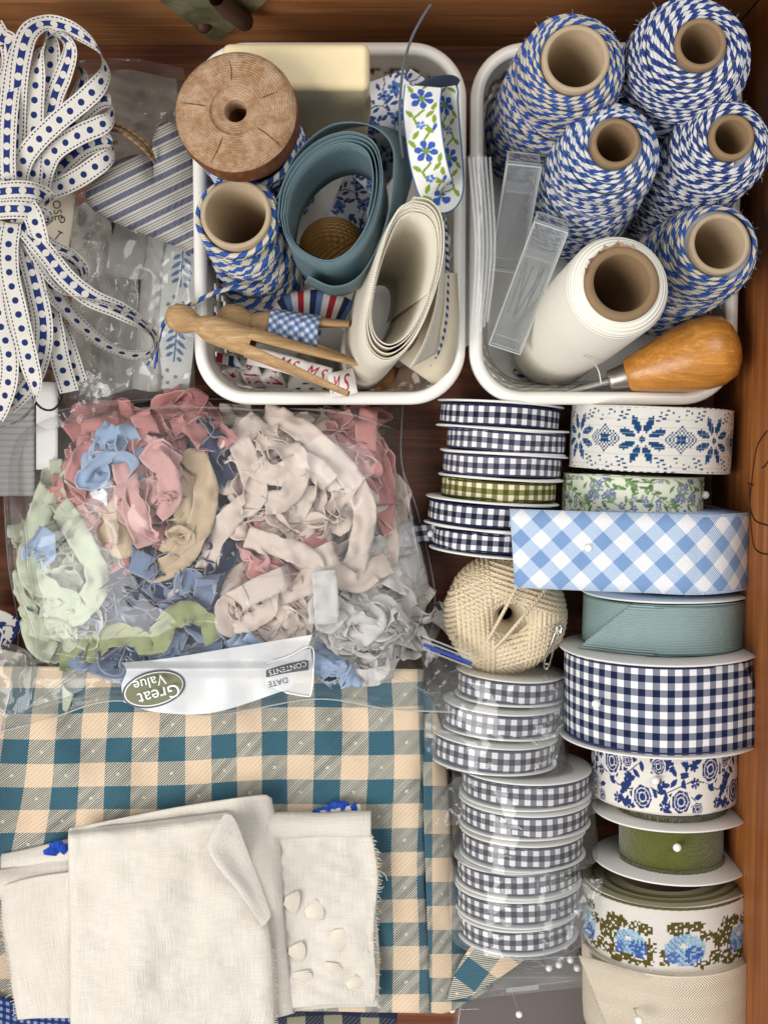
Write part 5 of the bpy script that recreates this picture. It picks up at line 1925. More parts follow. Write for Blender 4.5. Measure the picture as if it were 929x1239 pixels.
def strip(parent, col, ell, nb, r, w, zlo, zhi, guide=None, name='ribbon_length'):
    """a length of ribbon folded and bent along straight rulings (it never stretches), kept inside an ellipse"""
    cx, cy, ax, ay = ell
    g0 = guide[0] if guide else (cx + r.uniform(-.6, .6) * ax, cy + r.uniform(-.6, .6) * ay)
    p = Vector(P(g0[0], g0[1], float(dome(g0[0], g0[1])) + (zlo + zhi) / 2).tolist())
    h = r.uniform(0, 6.28) if not guide else math.atan2(-(guide[1][1] - guide[0][1]), guide[1][0] - guide[0][0]) + r.uniform(-.4, .4)
    T = Vector((math.cos(h), math.sin(h), 0))
    W = Vector((-math.sin(h), math.cos(h), 0))
    phi = math.pi / 2
    rows = []
    S = 0.0

    def emit(p, T, W, phi, S):
        rows.append((p.copy(), (T * math.cos(phi) + W * math.sin(phi)) / math.sin(phi), S, math.cos(phi) / math.sin(phi)))
    emit(p, T, W, phi, S)

    def step(p, T, W, d, phi, th, ln, k):
        p = p + T * d
        out = [(p, T, W, d)]
        for i in range(k):
            ax_ = T * math.cos(phi) + W * math.sin(phi)
            q = Quaternion(ax_, th / k)
            p = p + T * (ln / k * .5)
            T = q @ T
            W = q @ W
            p = p + T * (ln / k * .5)
            out.append((p, T, W, d + ln * (i + 1) / k))
        return out
    for b_ in range(nb):
        tgt = None
        if guide:
            f = (b_ + 1) / nb * (len(guide) - 1)
            i0 = min(int(f), len(guide) - 2)
            tgt = (guide[i0][0] + (guide[i0 + 1][0] - guide[i0][0]) * (f - i0), guide[i0][1] + (guide[i0 + 1][1] - guide[i0][1]) * (f - i0))
        best = None
        for c_ in range(11):
            ph2 = min(max(phi + r.uniform(-.55, .55), .8), 2.34)
            if r.random() < .16:
                th = r.choice([-1, 1]) * r.uniform(1.9, 3.1)
                ln = abs(th) * r.uniform(.0008, .0020)
            else:
                th = r.choice([-1, 1]) * r.uniform(.35, 1.5)
                ln = abs(th) * r.uniform(.005, .016)
            d = max(r.uniform(.001, .009), w / 2 * abs(1 / math.tan(ph2) - 1 / math.tan(phi)) + .001)
            o_ = step(p, T, W, d, ph2, th, ln, 4)
            e_, t_, w_, _ = o_[-1]
            e2 = e_ + t_ * .006
            qx, qy = px_of(e2)
            z0 = float(dome(np.float64(qx), np.float64(qy)))
            sc_ = r.uniform(0, .5)
            sc_ += 14 * max(0, ((qx - cx) / ax) ** 2 + ((qy - cy) / ay) ** 2 - 1)
            kz = min(1.0, max(.12, (z0 - .012) / .022))
            sc_ += max(0, z0 + zlo * kz - e2.z, e2.z - z0 - zhi * kz) / .003
            sc_ += .8 * (1 - abs(t_.cross(w_).z)) + 1.2 * abs(t_.z)
            if tgt:
                sc_ += math.hypot(qx - tgt[0], qy - tgt[1]) / 14.0
            if best is None or sc_ < best[0]:
                best = (sc_, ph2, th, ln, d)
        _, ph2, th, ln, d = best
        for i in (1, 2):                                   # flat run, rulings turning slowly
            f = i / 3
            emit(p + T * d * f, T, W, math.atan2(1, (1 - f) / math.tan(phi) + f / math.tan(ph2)), S + d * f)
        k_ = 9 if abs(th) > 1.5 else 5
        for (q, t_, w_, s_) in step(p, T, W, d, ph2, th, ln, k_):
            emit(q, t_, w_, ph2, S + s_)
        p, T, W = q, t_, w_
        S += s_
        phi = ph2
    v_ = np.linspace(-.5, .5, 9) * w
    P0 = np.array([tuple(x[0]) for x in rows])
    A0 = np.array([tuple(x[1]) for x in rows])
    S0 = np.array([x[2] for x in rows])
    C0 = np.array([x[3] for x in rows])
    n2 = max(int(S0[-1] / .0016), len(S0))
    q_ = np.unique(np.concatenate([S0, np.linspace(0, S0[-1], n2)]))
    I = lambda a_: np.stack([np.interp(q_, S0, a_[:, i]) for i in range(a_.shape[1])], 1)
    P0, A0, C0 = I(P0), I(A0), np.interp(q_, S0, C0)
    g = P0[:, None] + A0[:, None] * v_[None, :, None]
    Ss = q_[:, None] + C0[:, None] * v_[None]
    # soft cockling of thin silk: edges frill, the middle ripples a little
    nrm_ = unit(np.cross(np.gradient(g, axis=0), np.gradient(g, axis=1)))
    sd_ = int(r.integers(1000))
    e_ = (2 * v_ / w)[None]
    amp = .0010 * snoise(Ss / .017, v_[None] / .030 + 0 * Ss, sd_) + .0011 * e_ ** 2 * np.sign(e_) * np.sin(Ss / .0105 * 6.28 / 1.6 + 2 * snoise(Ss / .04, 0 * Ss, sd_ + 1)) + .0005 * crease(Ss / .012, v_[None] / .012 + 0 * Ss, sd_ + 2, 6)
    g = g + nrm_ * amp[..., None]
    g = under_film(g)
    return grid(name, g, SILK[col], parent, np.stack([Ss, v_[None] * .0165 / w + 0 * Ss], -1), solid=.00025)


def heap(label, col, ell, npt, seed, w=.0128, zoff=0.0, step=30, lengths=1, cols=None, tw=55, extra=()):
    """ribbon crumpled into an elliptical heap, some lengths led along a given line"""
    cx, cy, ax, ay = ell
    r = np.random.default_rng(seed)
    t = empty('crumpled_ribbon', P(cx, cy, .012), label, 'ribbon', 'silk ribbons in the zip bag')
    ns = (lengths + 1) // 2
    for q in range(ns):
        z0 = zoff - .002 + .006 * q / max(1, ns)
        strip(t, col if cols is None else cols[q % len(cols)], ell, int(npt * 1.3), r, w * r.uniform(.85, 1.1), z0, z0 + .008)
    for q in range(int((lengths - ns) * 1.7) + 1):
        x, y = cx + r.uniform(-.7, .7) * ax, cy + r.uniform(-.7, .7) * ay
        h, ang = r.uniform(0, 6.28), r.uniform(-30, 30)
        z = r.uniform(.008, .014)
        pts = []
        turn = r.choice([-1, 1]) * .45
        for i in range(max(5, int(npt * .9))):
            pts.append((x, y, z, ang))
            if r.random() < .22:
                ang += r.choice([-1, 1]) * 180
                turn = -turn
            ang += r.normal(0, 16)
            h += turn + r.normal(0, .35)
            z = float(np.clip(z + r.normal(0, .003), .006, .017))
            st_ = min(step, 26) * r.uniform(.8, 1.3)
            if ((x + st_ * math.cos(h) - cx) / ax) ** 2 + ((y + st_ * math.sin(h) - cy) / ay) ** 2 > 1:
                h = math.atan2(cy - y, cx - x) + r.normal(0, .9)
            x, y = x + st_ * math.cos(h), y + st_ * math.sin(h)
        run(t, col if cols is None else cols[q % len(cols)], pts, w * r.uniform(.8, 1.05), seed * 7 + q, .0010, zoff)
    for q, e in enumerate(extra):
        run(t, col, [(x[0], x[1], x[2] + .006, (x[3] if len(x) > 3 else 0) * 1.6) for x in e], w * 1.05, seed * 11 + q, .0010, zoff)
    return t


for lb_, cl_, el_, sd_ in (('mixed ecru silk ribbon filling the middle of the zip bag', 'mauve', (320, 650, 165, 140), 40), ('faded coral silk ribbon lying deep in the zip bag', 'coral', (150, 610, 95, 100), 41),
                           ('dusky blue silk ribbon lying deep in the zip bag', 'dusk', (190, 755, 150, 65), 42), ('faded sage silk ribbon lying deep in the zip bag', 'sage', (82, 680, 52, 110), 43), ('pale silver silk ribbon lying deep in the zip bag', 'silver', (425, 720, 72, 85), 44),
                           ('faded coral silk ribbon lying under the ecru pile', 'coral', (400, 565, 70, 60), 45)):
    heap(lb_, cl_, el_, 26, sd_, zoff=-.005, lengths=7, step=40)
# base layer, then the heaps one can tell apart
heap('dark navy silk ribbon heaped at the bottom of the zip bag', 'navy', (170, 705, 85, 42), 16, 3, zoff=-.004, lengths=8, extra=[
    [(110, 720, .0), (150, 690, .004, 20), (190, 700, .003), (230, 690, .004)]])
heap('navy silk ribbon knot between the tan and blush ribbons', 'navy', (264, 545, 26, 46), 9, 5, zoff=.0, step=20, lengths=4)
heap('navy silk ribbon beside the ecru ribbon pile', 'navy', (258, 672, 30, 42), 10, 6, zoff=-.001, step=20, lengths=4)
heap('dusky blue silk ribbon crumpled over the navy one', 'dusk', (212, 718, 40, 26), 12, 8, zoff=.001, step=22, lengths=4)
heap('coral silk ribbon curving round the top of the bag', 'coral', (225, 515, 52, 20), 8, 9, lengths=4, step=26, zoff=.001, extra=[
    [(108, 640, .004), (92, 605, .006, 20), (96, 565, .008, -20), (112, 540, .008, 20), (132, 525, .006, 30)],
    [(80, 600, .003), (100, 625, .006, 30), (120, 648, .004, -10), (128, 675, .003)]])
heap('pale blue silk ribbon knot beside the coral one', 'sky', (135, 555, 34, 34), 11, 10, lengths=4, step=22, zoff=.005, extra=[[(118, 520, .006, 20), (142, 530, .01, -10), (165, 520, .008, 20)]])
heap('rose pink silk ribbon bunch in folds beside the tan loop', 'pink', (178, 590, 42, 56), 13, 12, lengths=6, step=28, zoff=.006, extra=[
    [(150, 560, .01, 15), (158, 600, .014, -15), (170, 640, .012, 20), (180, 660, .008)],
    [(180, 545, .01, 10), (200, 570, .015, -20), (205, 600, .012, 10), (190, 622, .01, -20)]])
heap('tan silk ribbon looping round the rose pink bunch', 'tan', (225, 640, 24, 34), 6, 13, lengths=2, step=20, zoff=.003, extra=[
    [(226, 545, .006, 20), (246, 570, .010, -10), (248, 610, .011, 10), (236, 650, .011, -10), (215, 678, .008, 10), (190, 690, .006), (165, 684, .003, 20)],
    [(236, 560, .004, -20), (228, 600, .008, 20), (222, 640, .009, -20), (205, 672, .006, 10)],
    [(130, 610, .004), (150, 640, .008, 30), (148, 662, .006), (120, 640, .004)]])
heap('sage green silk ribbon in large loops along the bag side', 'sage', (70, 715, 45, 75), 11, 14, lengths=4, step=34, zoff=.003, tw=30, extra=[
    [(62, 590, .002, 10), (50, 620, .006, 10), (36, 660, .008, -15), (40, 700, .010, 20), (68, 716, .012, -20), (84, 730, .01, 10), (60, 745, .008)],
    [(72, 612, .006, -15), (90, 640, .01, 15), (110, 675, .01, -10), (118, 705, .009, 20), (100, 738, .008, -20), (82, 745, .006)],
    [(30, 690, .003, 20), (34, 740, .006, -20), (48, 780, .006, 20), (66, 790, .003)]])
heap('pale blue silk ribbon scrap among the sage loops', 'sky', (48, 664, 12, 18), 4, 15, lengths=2, step=14, zoff=.006)
heap('olive green silk ribbon waving above the printed label', 'olive', (98, 786, 22, 14), 5, 16, lengths=2, step=16, zoff=.002, extra=[
    [(72, 800, .002, 20), (100, 795, .006, -20), (132, 770, .008, 20), (165, 772, .01, -20), (186, 785, .012, 30), (200, 758, .014, -20), (222, 742, .014, 10), (248, 750, .010, -20), (262, 775, .006)]])
heap('pale blue silk ribbon below the olive wave', 'sky', (200, 782, 62, 15), 11, 17, lengths=4, step=26, zoff=-.008)
heap('pale blue silk ribbon in the corner under the contents print', 'sky', (398, 808, 20, 18), 6, 18, lengths=4, step=18, zoff=.006)
heap('coral silk ribbon running along the bag shoulder', 'coral', (425, 545, 38, 42), 9, 19, lengths=6, step=28, zoff=.002, extra=[
    [(380, 505, .002, 20), (420, 520, .008, -10), (450, 548, .008, 15), (462, 580, .005, -10), (466, 610, .002)]])
heap('mauve beige silk ribbon crumpled below the ecru pile', 'mauve', (330, 742, 66, 32), 14, 20, lengths=8, step=26, zoff=.002, cols=['mauve', 'ecru'])
heap('rose pink silk ribbon peeping through the ecru pile', 'coral', (340, 672, 48, 44), 11, 21, lengths=6, step=24, zoff=.004, cols=['coral', 'pink'])
heap('silvery white silk ribbon crumpled in the bag corner', 'silver', (450, 765, 50, 40), 14, 23, lengths=8, step=24, zoff=.003)
heap('ecru silk ribbon tangled into the largest pile', 'ecru', (350, 590, 88, 84), 15, 24, lengths=18, step=34, zoff=.003, tw=50, w=.0122, extra=[
    [(250, 690, .004), (262, 650, .008, 20), (285, 620, .012, -15), (310, 600, .014, 10), (300, 560, .014, -20), (290, 530, .012, 15), (300, 508, .008)],
    [(320, 500, .008, -10), (352, 512, .014, 20), (388, 540, .016, -10), (418, 570, .014, 10), (440, 610, .013, -10), (438, 650, .012, 10), (425, 690, .01), (400, 700, .009)],
    [(298, 650, .014, 10), (330, 660, .017, -20), (362, 670, .017, 10), (380, 690, .014, -10), (352, 720, .010, 20), (312, 712, .009)],
    [(388, 660, .014, 0), (402, 690, .016, 20), (430, 706, .013, -15), (452, 690, .01), (470, 680, .006)],
    [(300, 560, .013, 25), (335, 575, .018, -15), (370, 560, .018, 15), (400, 585, .016, -20)],
    [(310, 530, .012), (340, 540, .016, 30), (362, 560, .017, -20), (350, 600, .017, 15), (320, 610, .016, -20)]])
heap('pale grey silk ribbon end lying straight by the paper', 'silver', (394, 740, 14, 30), 4, 26, lengths=2, step=16, zoff=.008, extra=[[(392, 690, .014), (394, 720, .017), (396, 755, .012)]])
# white card in the bag
pc = M('white_paper', .75, .2)
pc.base('#dfdde0')
o = sheet('paper_card', [(455, 630), (475, 622), (490, 618)], [(486, 718), (502, 712), (518, 706)], [(455, 630), (472, 670), (486, 718)], [(490, 618), (506, 655), (518, 706)],
          lambda x, y, u, v: .036 - .010 * u + .004 * np.sin(u * 3), 24, 20, pc.m)
tag(o, 'curled white paper card at the edge of the ribbon bag', 'paper')
o = sheet('paper_tag', [(92, 592), (115, 582), (130, 596)], [(96, 616), (114, 620), (130, 612)], [(92, 592), (96, 616)], [(130, 596), (130, 612)], lambda x, y, u, v: dome(x, y) + .011 + .002 * u, 10, 12, pc.m)
tag(o, 'small white paper tag between coral and blue ribbons', 'paper')

# ---- the bag itself
BT = [(2, 520), (60, 500), (112, 490), (200, 482), (300, 484), (400, 487), (487, 488)]
BB = [(0, 886), (60, 870), (140, 848), (250, 866), (380, 846), (470, 858), (548, 862)]
BLf = [(2, 520), (4, 580), (10, 680), (22, 775), (0, 886)]
BRt = [(487, 488), (486, 560), (505, 620), (526, 720), (516, 790), (548, 862)]
bag = empty('zip_bag', P(262, 680, .004), 'large clear zip bag stuffed with crumpled silk ribbons', 'plastic bag')


def bag_z_full(x, y):
    return bagz(x, y) + .0020 * crease(x / 95, y / 95, 61, 12) + .0012 * crease(x / 38, y / 38, 62) * np.clip((y - 740) / 80, .12, 1) + .0028 * crease(x / 70, y / 70, 63) * np.clip((y - 770) / 60, 0, 1)


px = coons(BT, BB, BLf, BRt, 170, 190)
uu = np.linspace(0, 1, 190)[None, :]
vv = np.linspace(0, 1, 170)[:, None]
ed = np.minimum(np.minimum(uu, 1 - uu) * 18, np.minimum(vv, 1 - vv) * 18)
low = np.where(px[..., 1] > 835, .053, .012 + .041 * np.clip((px[..., 1] - 780) / 55, 0, 1))
zf_ = bag_z_full(px[..., 0], px[..., 1])
k = np.clip(ed, 0, 1) ** .6
grid('upper_film', P(px[..., 0], px[..., 1], low * (1 - k) + np.maximum(zf_, low + .0008) * k), MAT['film'], bag)
grid('lower_film', P(px[::4, ::4, 0], px[::4, ::4, 1], low[::4, ::4] - .0035), MAT['film'], bag)
# side seams
for pl in (BT, BRt[:5], BLf, BB):
    c_ = cr(np.array([(x, y, 0) for x, y in pl], float), 120)
    zz = np.where(c_[:, 1] > 835, .0535, .0125 + .041 * np.clip((c_[:, 1] - 780) / 55, 0, 1))
    tube('seam', P(c_[:, 0], c_[:, 1], zz), .0005, EDGE, bag, 6)
CREASE_STREAK = film('whitened_crease_film', .10, .12, boost=2.0)
# long raised pull creases, with highlight streaks painted in as white haze
for pl in ([(6, 880), (60, 838), (120, 800), (200, 745)], [(8, 876), (80, 820), (150, 760)], [(540, 850), (480, 820), (420, 800)], [(420, 745), (380, 772), (340, 800), (300, 822)], [(20, 780), (40, 800), (60, 850)], [(30, 862), (70, 850), (130, 838)], [(8, 600), (30, 640), (34, 720)], [(130, 498), (220, 492), (330, 497)], [(350, 494), (420, 500), (478, 520)], [(486, 560), (500, 640), (512, 700)], [(40, 690), (120, 610), (190, 560)], [(60, 790), (140, 730), (260, 640)], [(300, 700), (380, 690), (470, 660)], [(430, 740), (470, 760), (505, 790)], [(16, 700), (40, 760), (48, 800)], [(520, 720), (500, 770), (470, 800)]):
    c_ = cr(np.array([(x, y, 0) for x, y in pl], float), 60)
    w_ = np.linspace(-1, 1, 7)[None, :] * np.sin(np.linspace(.1, 3.0, 60))[:, None] * 2.2
    t_ = np.gradient(c_[:, :2], axis=0)
    nn_ = np.stack([-t_[:, 1], t_[:, 0]], 1) / np.linalg.norm(t_, axis=1, keepdims=True)
    q_ = c_[:, None, :2] + nn_[:, None] * w_[..., None]
    zq = bag_z_full(q_[..., 0], q_[..., 1]) + .001 + .0025 * (1 - (np.linspace(-1, 1, 7) ** 2))[None, :]
    grid('crease_highlight', P(q_[..., 0], q_[..., 1], np.maximum(zq, np.where(q_[..., 1] > 835, .0545, .014))), CREASE_STREAK, bag)
# zip strip at the right corner
zipb = film('blue_zip_plastic', .75, .3, tint=(.5, .6, .9))
nt = zipb.node_tree
for nd in nt.nodes:
    if nd.type == 'BSDF_DIFFUSE':
        nd.inputs[0].default_value = (*lin('#3558c8'), 1)
sheet('zip_strip', [(505, 772), (540, 786), (572, 800)], [(520, 852), (540, 858), (550, 860)], [(505, 772), (512, 810), (520, 852)], [(572, 800), (562, 830), (550, 860)], lambda x, y, u, v: .063 + .002 * snoise(x / 40, y / 40, 2) + .002 * crease(x / 25, y / 25, 8), 40, 30, MAT['film'], bag, solid=0)
for dy, mt_ in ((0, zipb), (-5, MAT['film_milky']), (-10, MAT['film_milky']), (5, MAT['film_milky'])):
    tube('zip_ridge', cr(PT([(512, 780 + dy, .0645), (540, 791 + dy, .0655), (571, 803 + dy, .066)]), 30), .0009 if dy == 0 else .0006, mt_, bag, 6)

# ---- printed white label on the film, text upside down
def on_bag(x, y, d=.0012):
    z = np.maximum(bagz(x, y) + .0016 * crease(x / 95, y / 95, 61, 12) * .4, np.where(y > 835, .0545, .014)) + d
    return P(x, y, z)


lab = film('white_label_print', .68, .3, boost=.8)
pxl = coons([(147, 802), (200, 797), (280, 784), (378, 768)], [(150, 850), (190, 862), (260, 862), (352, 833)], [(147, 802), (153, 812), (147, 830), (150, 850)], [(378, 768), (366, 800), (352, 833)], 40, 90)
lab_o = grid('printed_label', on_bag(pxl[..., 0], pxl[..., 1], .0030 + .0008 * snoise(pxl[..., 0] / 50, pxl[..., 1] / 50, 3)), lab, bag)


def bag_text(txt, cx, cy, size, rot, mat, d, name, squash=1.0):
    """lettering printed on the bag: rot in degrees, in picture sense"""
    v, f = font_mesh(txt, size)
    v = v[:, :2] - (v[:, :2].max(0) + v[:, :2].min(0)) / 2
    v[:, 1] *= squash
    a = R_(rot)
    x = cx + v[:, 0] * math.cos(a) + v[:, 1] * math.sin(a)
    y = cy + v[:, 0] * math.sin(a) - v[:, 1] * math.cos(a)
    return add(name, on_bag(x, y, d), f, mat, lab_o, smooth=False)


logo_d = plain('olive_grey_print', '#6f7358', .5, .3, .4, 60)
logo_g = plain('dark_grey_print', '#54565a', .5, .3, .1)
logo_w = plain('white_print', '#e8e8e6', .5, .3, 0)
t = np.linspace(0, 2 * math.pi, 49)[None, :]
for rx, ry, mt_, d, nm in ((39, 22, logo_g, .0040, 'logo_rim'), (36.5, 19.8, logo_w, .0044, 'logo_ring'), (35, 18.5, logo_d, .0048, 'logo_oval')):
    s = np.linspace(0.001, 1, 8)[:, None]
    a = R_(-14)
    x, y = rx * s * np.cos(t), ry * s * np.sin(t)
    X, Y = 186 + x * math.cos(a) - y * math.sin(a), 834 + x * math.sin(a) + y * math.cos(a)
    grid(nm, on_bag(X, Y, d), mt_, lab_o)
bag_text('Great', 192, 841, 22, 166, logo_w, .0075, 'logo_lettering')
bag_text('Value', 181, 826, 18, 166, logo_w, .0075, 'logo_lettering')
# contents panel
pan = film('grey_print_panel', .55, .3)
pp = coons([(322, 806), (345, 796), (376, 784)], [(321, 828), (345, 838), (376, 842)], [(322, 806), (321, 828)], [(376, 784), (378, 812), (376, 842)], 16, 30)
grid('print_panel', on_bag(pp[..., 0], pp[..., 1], .0050), pan, lab_o)
bar = coons([(322, 811), (345, 804), (373, 798)], [(322, 820), (345, 815), (373, 811)], [(322, 811), (322, 820)], [(373, 798), (373, 811)], 6, 24)
grid('print_bar', on_bag(bar[..., 0], bar[..., 1], .0055), logo_g, lab_o)
bag_text('CONTENTS', 348, 809, 9.0, 166, logo_w, .0060, 'panel_lettering')
bag_text('DATE', 336, 826, 10, 166, logo_g, .0056, 'panel_lettering')
ol = cr(np.array([(324, 803, 0), (350, 794, 0), (377, 783, 0), (379, 812, 0), (376, 840, 0), (368, 842, 0), (345, 838, 0)], float), 60)
tube('panel_outline', on_bag(ol[:, 0], ol[:, 1], .0056), .0005, logo_w, lab_o, 5)

# ================================================================ THE LEFT SIDE: SPOTTED RIBBON, HEART, CLEAR BAGS
dot = M('spotted_ribbon', .8, .15)
u_, v_ = dot.uv()
hw_ = .0052
per = .0074
fu = ((u_ / per).frac() - .5) * per
front_dot = ((fu * fu) * 1.0 + (v_ * v_)).pw(.5).lt(.00172)
dash = (v_.abs() - .0039).abs().lt(.00032) * ((u_ / .0021).frac().lt(.62))
bar_ = v_.abs().lt(.0018) * (((fu * fu) + (v_ * v_)).pw(.5).gt(.0019))
nb = dot.noise(900, 2)
bk = dot.back()
cf = dot.mix(front_dot, '#dfdad1', '#24346a')
cb = dot.mix(bar_, '#dcd7ce', '#263873')
c = dot.mix(bk, cb, cf)
c = dot.mix(dash, c, '#2b3152')
dot.base(shade_var(dot, c, 120, .15))
dot.bump(weave(dot, u_, v_, .0006), .0003, .6)
DOT = dot.m
DW = .0103
sbun = empty('spotted_ribbon', P(60, 260, .02), 'bundle of white ribbon with navy spots tied in the middle', 'ribbon bundle')


def dr(pts, **k):
    ribbon('ribbon_length', pts, DW, DOT, sbun, solid=0, n=k.pop('n', 110), m=5, wr=.0003, seed=len(pts), **k)


# loops above the tie (px, py, z, roll)
dr([(20, 235, .080, 10), (26, 200, .086, -5), (40, 176, .09, -10), (68, 148, .094, -10), (104, 118, .097, -15), (122, 98, .098, -55), (128, 80, .097, -80), (118, 58, .096, -100), (96, 40, .096, -125), (72, 30, .096, -135), (52, 28, .096, -115), (34, 40, .096, -140), (25, 70, .095, -165), (21, 105, .092, -175), (19, 150, .088, -175), (18, 190, .084, -175), (20, 230, .078, -170)], n=200)
dr([(38, 235, .078, 5), (41, 190, .084, 0), (41, 140, .087, 0), (43, 100, .089, 5), (48, 66, .090, 50), (60, 46, .091, 80), (76, 46, .091, 110), (84, 62, .09, 150), (76, 90, .088, 175), (66, 115, .085, 178), (58, 150, .082, 175), (50, 200, .078, 170)], n=150)
dr([(48, 236, .076, 0), (54, 205, .082, 0), (66, 182, .085, -5), (95, 163, .088, -10), (120, 152, .088, -25), (133, 142, .088, -70), (136, 128, .087, -100), (128, 119, .086, -130), (112, 124, .085, -150), (90, 145, .083, -165), (66, 178, .080, -170), (50, 215, .077, -170)], n=150)
dr([(50, 232, .072, 10), (72, 226, .074, 0), (96, 214, .076, -10), (118, 199, .077, -20), (134, 186, .076, -70), (136, 174, .075, -110), (124, 170, .073, -150), (100, 178, .071, -165), (75, 200, .069, -170), (54, 228, .068, -170)], n=130)
dr([(12, 238, .084, -165), (8, 200, .09, -170), (9, 150, .092, -172), (14, 100, .092, -178), (22, 60, .092, -170), (36, 34, .09, -120), (55, 34, .088, -70), (62, 58, .086, -20), (58, 100, .084, 0), (52, 150, .082, 0), (44, 210, .078, 0)], n=140)
dr([(-6, 230, .076, -170), (-2, 170, .084, -175), (4, 110, .086, -175), (12, 75, .086, -160), (10, 50, .086, -178), (2, 46, .085, -178), (-8, 30, .084, -178)], n=90)
dr([(60, 236, .07, 0), (58, 180, .072, 10), (66, 130, .074, 5), (78, 96, .074, 40), (92, 80, .073, 80), (100, 92, .072, 130), (92, 125, .07, 170), (74, 170, .068, 178), (62, 220, .068, 178)], n=110)
dr([(30, 236, .074, 0), (30, 180, .078, 30), (27, 140, .08, 60), (34, 90, .082, 80), (52, 62, .082, 95), (70, 74, .08, 110), (72, 110, .078, 120), (60, 160, .076, 100), (46, 220, .074, 90)], n=110)
# the tie
dr([(-10, 233, .092, -178), (15, 230, .097, -178), (40, 231, .095, -170), (54, 238, .088, -140), (56, 250, .08, -90)], n=50)
dr([(-10, 254, .092, -178), (15, 252, .098, -178), (38, 254, .096, -170), (54, 262, .088, -130), (54, 275, .08, -100)], n=50)
dr([(-10, 246, .090, -170), (18, 244, .0945, -175), (42, 248, .092, -170), (56, 258, .084, -120)], n=40)
dr([(30, 246, .096, 15), (40, 262, .097, 0), (46, 282, .094, -10), (50, 296, .088, -20)], n=40)
# lengths below the tie
dr([(18, 262, .088, -175), (36, 282, .09, -172), (56, 306, .092, -170), (80, 336, .093, -168), (110, 360, .092, -165), (146, 376, .09, -150), (172, 392, .088, -125), (186, 408, .087, -95), (184, 424, .086, -70), (166, 430, .085, -60), (140, 424, .084, -62), (112, 406, .083, -60), (84, 378, .083, -50), (62, 350, .083, -30), (46, 320, .083, -10), (34, 290, .084, 0)], n=200)
dr([(24, 268, .084, -170), (44, 300, .088, -168), (72, 342, .089, -140), (100, 356, .09, -120), (140, 368, .09, -115), (170, 386, .089, -105), (190, 408, .088, -95), (182, 432, .086, -85), (150, 434, .085, -85), (116, 414, .084, -80), (88, 388, .084, -78), (66, 356, .083, -60), (46, 312, .083, -40), (28, 280, .084, -30)], n=180)
dr([(14, 270, .09, 0), (10, 300, .092, 5), (12, 335, .093, 5), (20, 370, .093, 0), (28, 405, .092, 0), (36, 440, .09, -5), (42, 465, .088, -30), (40, 490, .086, -75), (24, 508, .085, -90), (4, 516, .085, -90), (-12, 518, .085, -90)], n=130)
dr([(6, 268, .088, 0), (-2, 300, .09, 0), (-6, 345, .09, 0), (0, 390, .089, 0), (10, 425, .088, 0), (10, 460, .086, -5), (2, 490, .084, -10), (-6, 505, .084, -10)], n=110)
dr([(26, 272, .084, -178), (34, 310, .086, -178), (44, 350, .087, -178), (52, 390, .086, -178), (50, 425, .084, -170), (40, 456, .081, -165), (22, 480, .079, -150), (8, 492, .078, -150)], n=110)
dr([(32, 276, .080, 5), (44, 320, .082, 0), (58, 360, .082, 0), (66, 400, .08, 0), (74, 440, .076, 5), (84, 474, .07, 5)], n=80)
dr([(30, 274, .078, 30), (40, 320, .078, 60), (56, 362, .078, 70), (72, 396, .077, 40), (84, 430, .074, 20), (94, 462, .068, 10)], n=80)
dr([(20, 270, .08, 20), (24, 310, .08, 30), (22, 350, .08, 20), (28, 390, .078, 10), (22, 430, .076, 10), (30, 466, .074, 0)], n=80)
dr([(60, 300, .078, -170), (84, 312, .08, -160), (98, 326, .08, -140), (100, 342, .079, -100)], n=50)
dr([(36, 276, .086, -160), (60, 296, .088, -140), (84, 306, .088, -120), (100, 324, .086, -100), (104, 344, .084, -90)], n=60)

# pink silk end peeping in at the edge
o = ribbon('pink_ribbon', [(-4, 70, .05, 0), (0, 110, .056, 10), (-2, 150, .052, -10), (-6, 190, .045, 0)], .012, SILK['blush'], None, n=40, wr=.002)
tag(o, 'blush pink ribbon end behind the spotted bundle', 'ribbon')

# ---- striped heart sachet
hm = M('striped_ticking', .9, .1)
u_, v_ = hm.uv()
f = (v_ / .0088).frac()
wide = f.lt(.36)
thin = (f.gt(.52) * f.lt(.58)) + (f.gt(.68) * f.lt(.73)) + (f.gt(.83) * f.lt(.88))
hat = ((u_ + v_) / .0010).frac().lt(.8)
c = hm.mix(wide * hat, '#d9d4cb', '#3f4b70')
c = hm.mix(thin.mn(1.0) * ((u_ / .0012).frac().lt(.75)), c, '#4a4f63')
hm.base(shade_var(hm, c, 120, .2))
hm.bump(weave(hm, u_, v_, .0008), .0004, .8)
hp = [(186, 196), (178, 188), (160, 187), (138, 196), (118, 212), (104, 228), (106, 246), (124, 262), (150, 274), (185, 287), (218, 300), (248, 312), (262, 300), (258, 270), (250, 230), (238, 190), (224, 162), (208, 148), (194, 150), (185, 166), (184, 184)]
ol = cr(np.array([(x, y, 0) for x, y in hp + hp[:1]], float), 121)[:, :2]
cen = np.array([188, 236.0])
s = np.linspace(0.0, 1, 26)[:, None]
qx = cen[0] + (ol[None, :, 0] - cen[0]) * s
qy = cen[1] + (ol[None, :, 1] - cen[1]) * s
hh = np.sqrt(np.clip(1 - s ** 2.6, 0, 1))
notch = np.exp(-(((qx - 186) / 12) ** 2 + ((qy - 200) / 16) ** 2))
pk = .0006 * np.sin(np.linspace(0, 2 * math.pi, 121) * 31)[None, :] * s ** 6
hz = .052 + .018 * hh * (1 - .45 * notch) + .0008 * snoise(qx / 40, qy / 40, 3) + pk
a = R_(26)
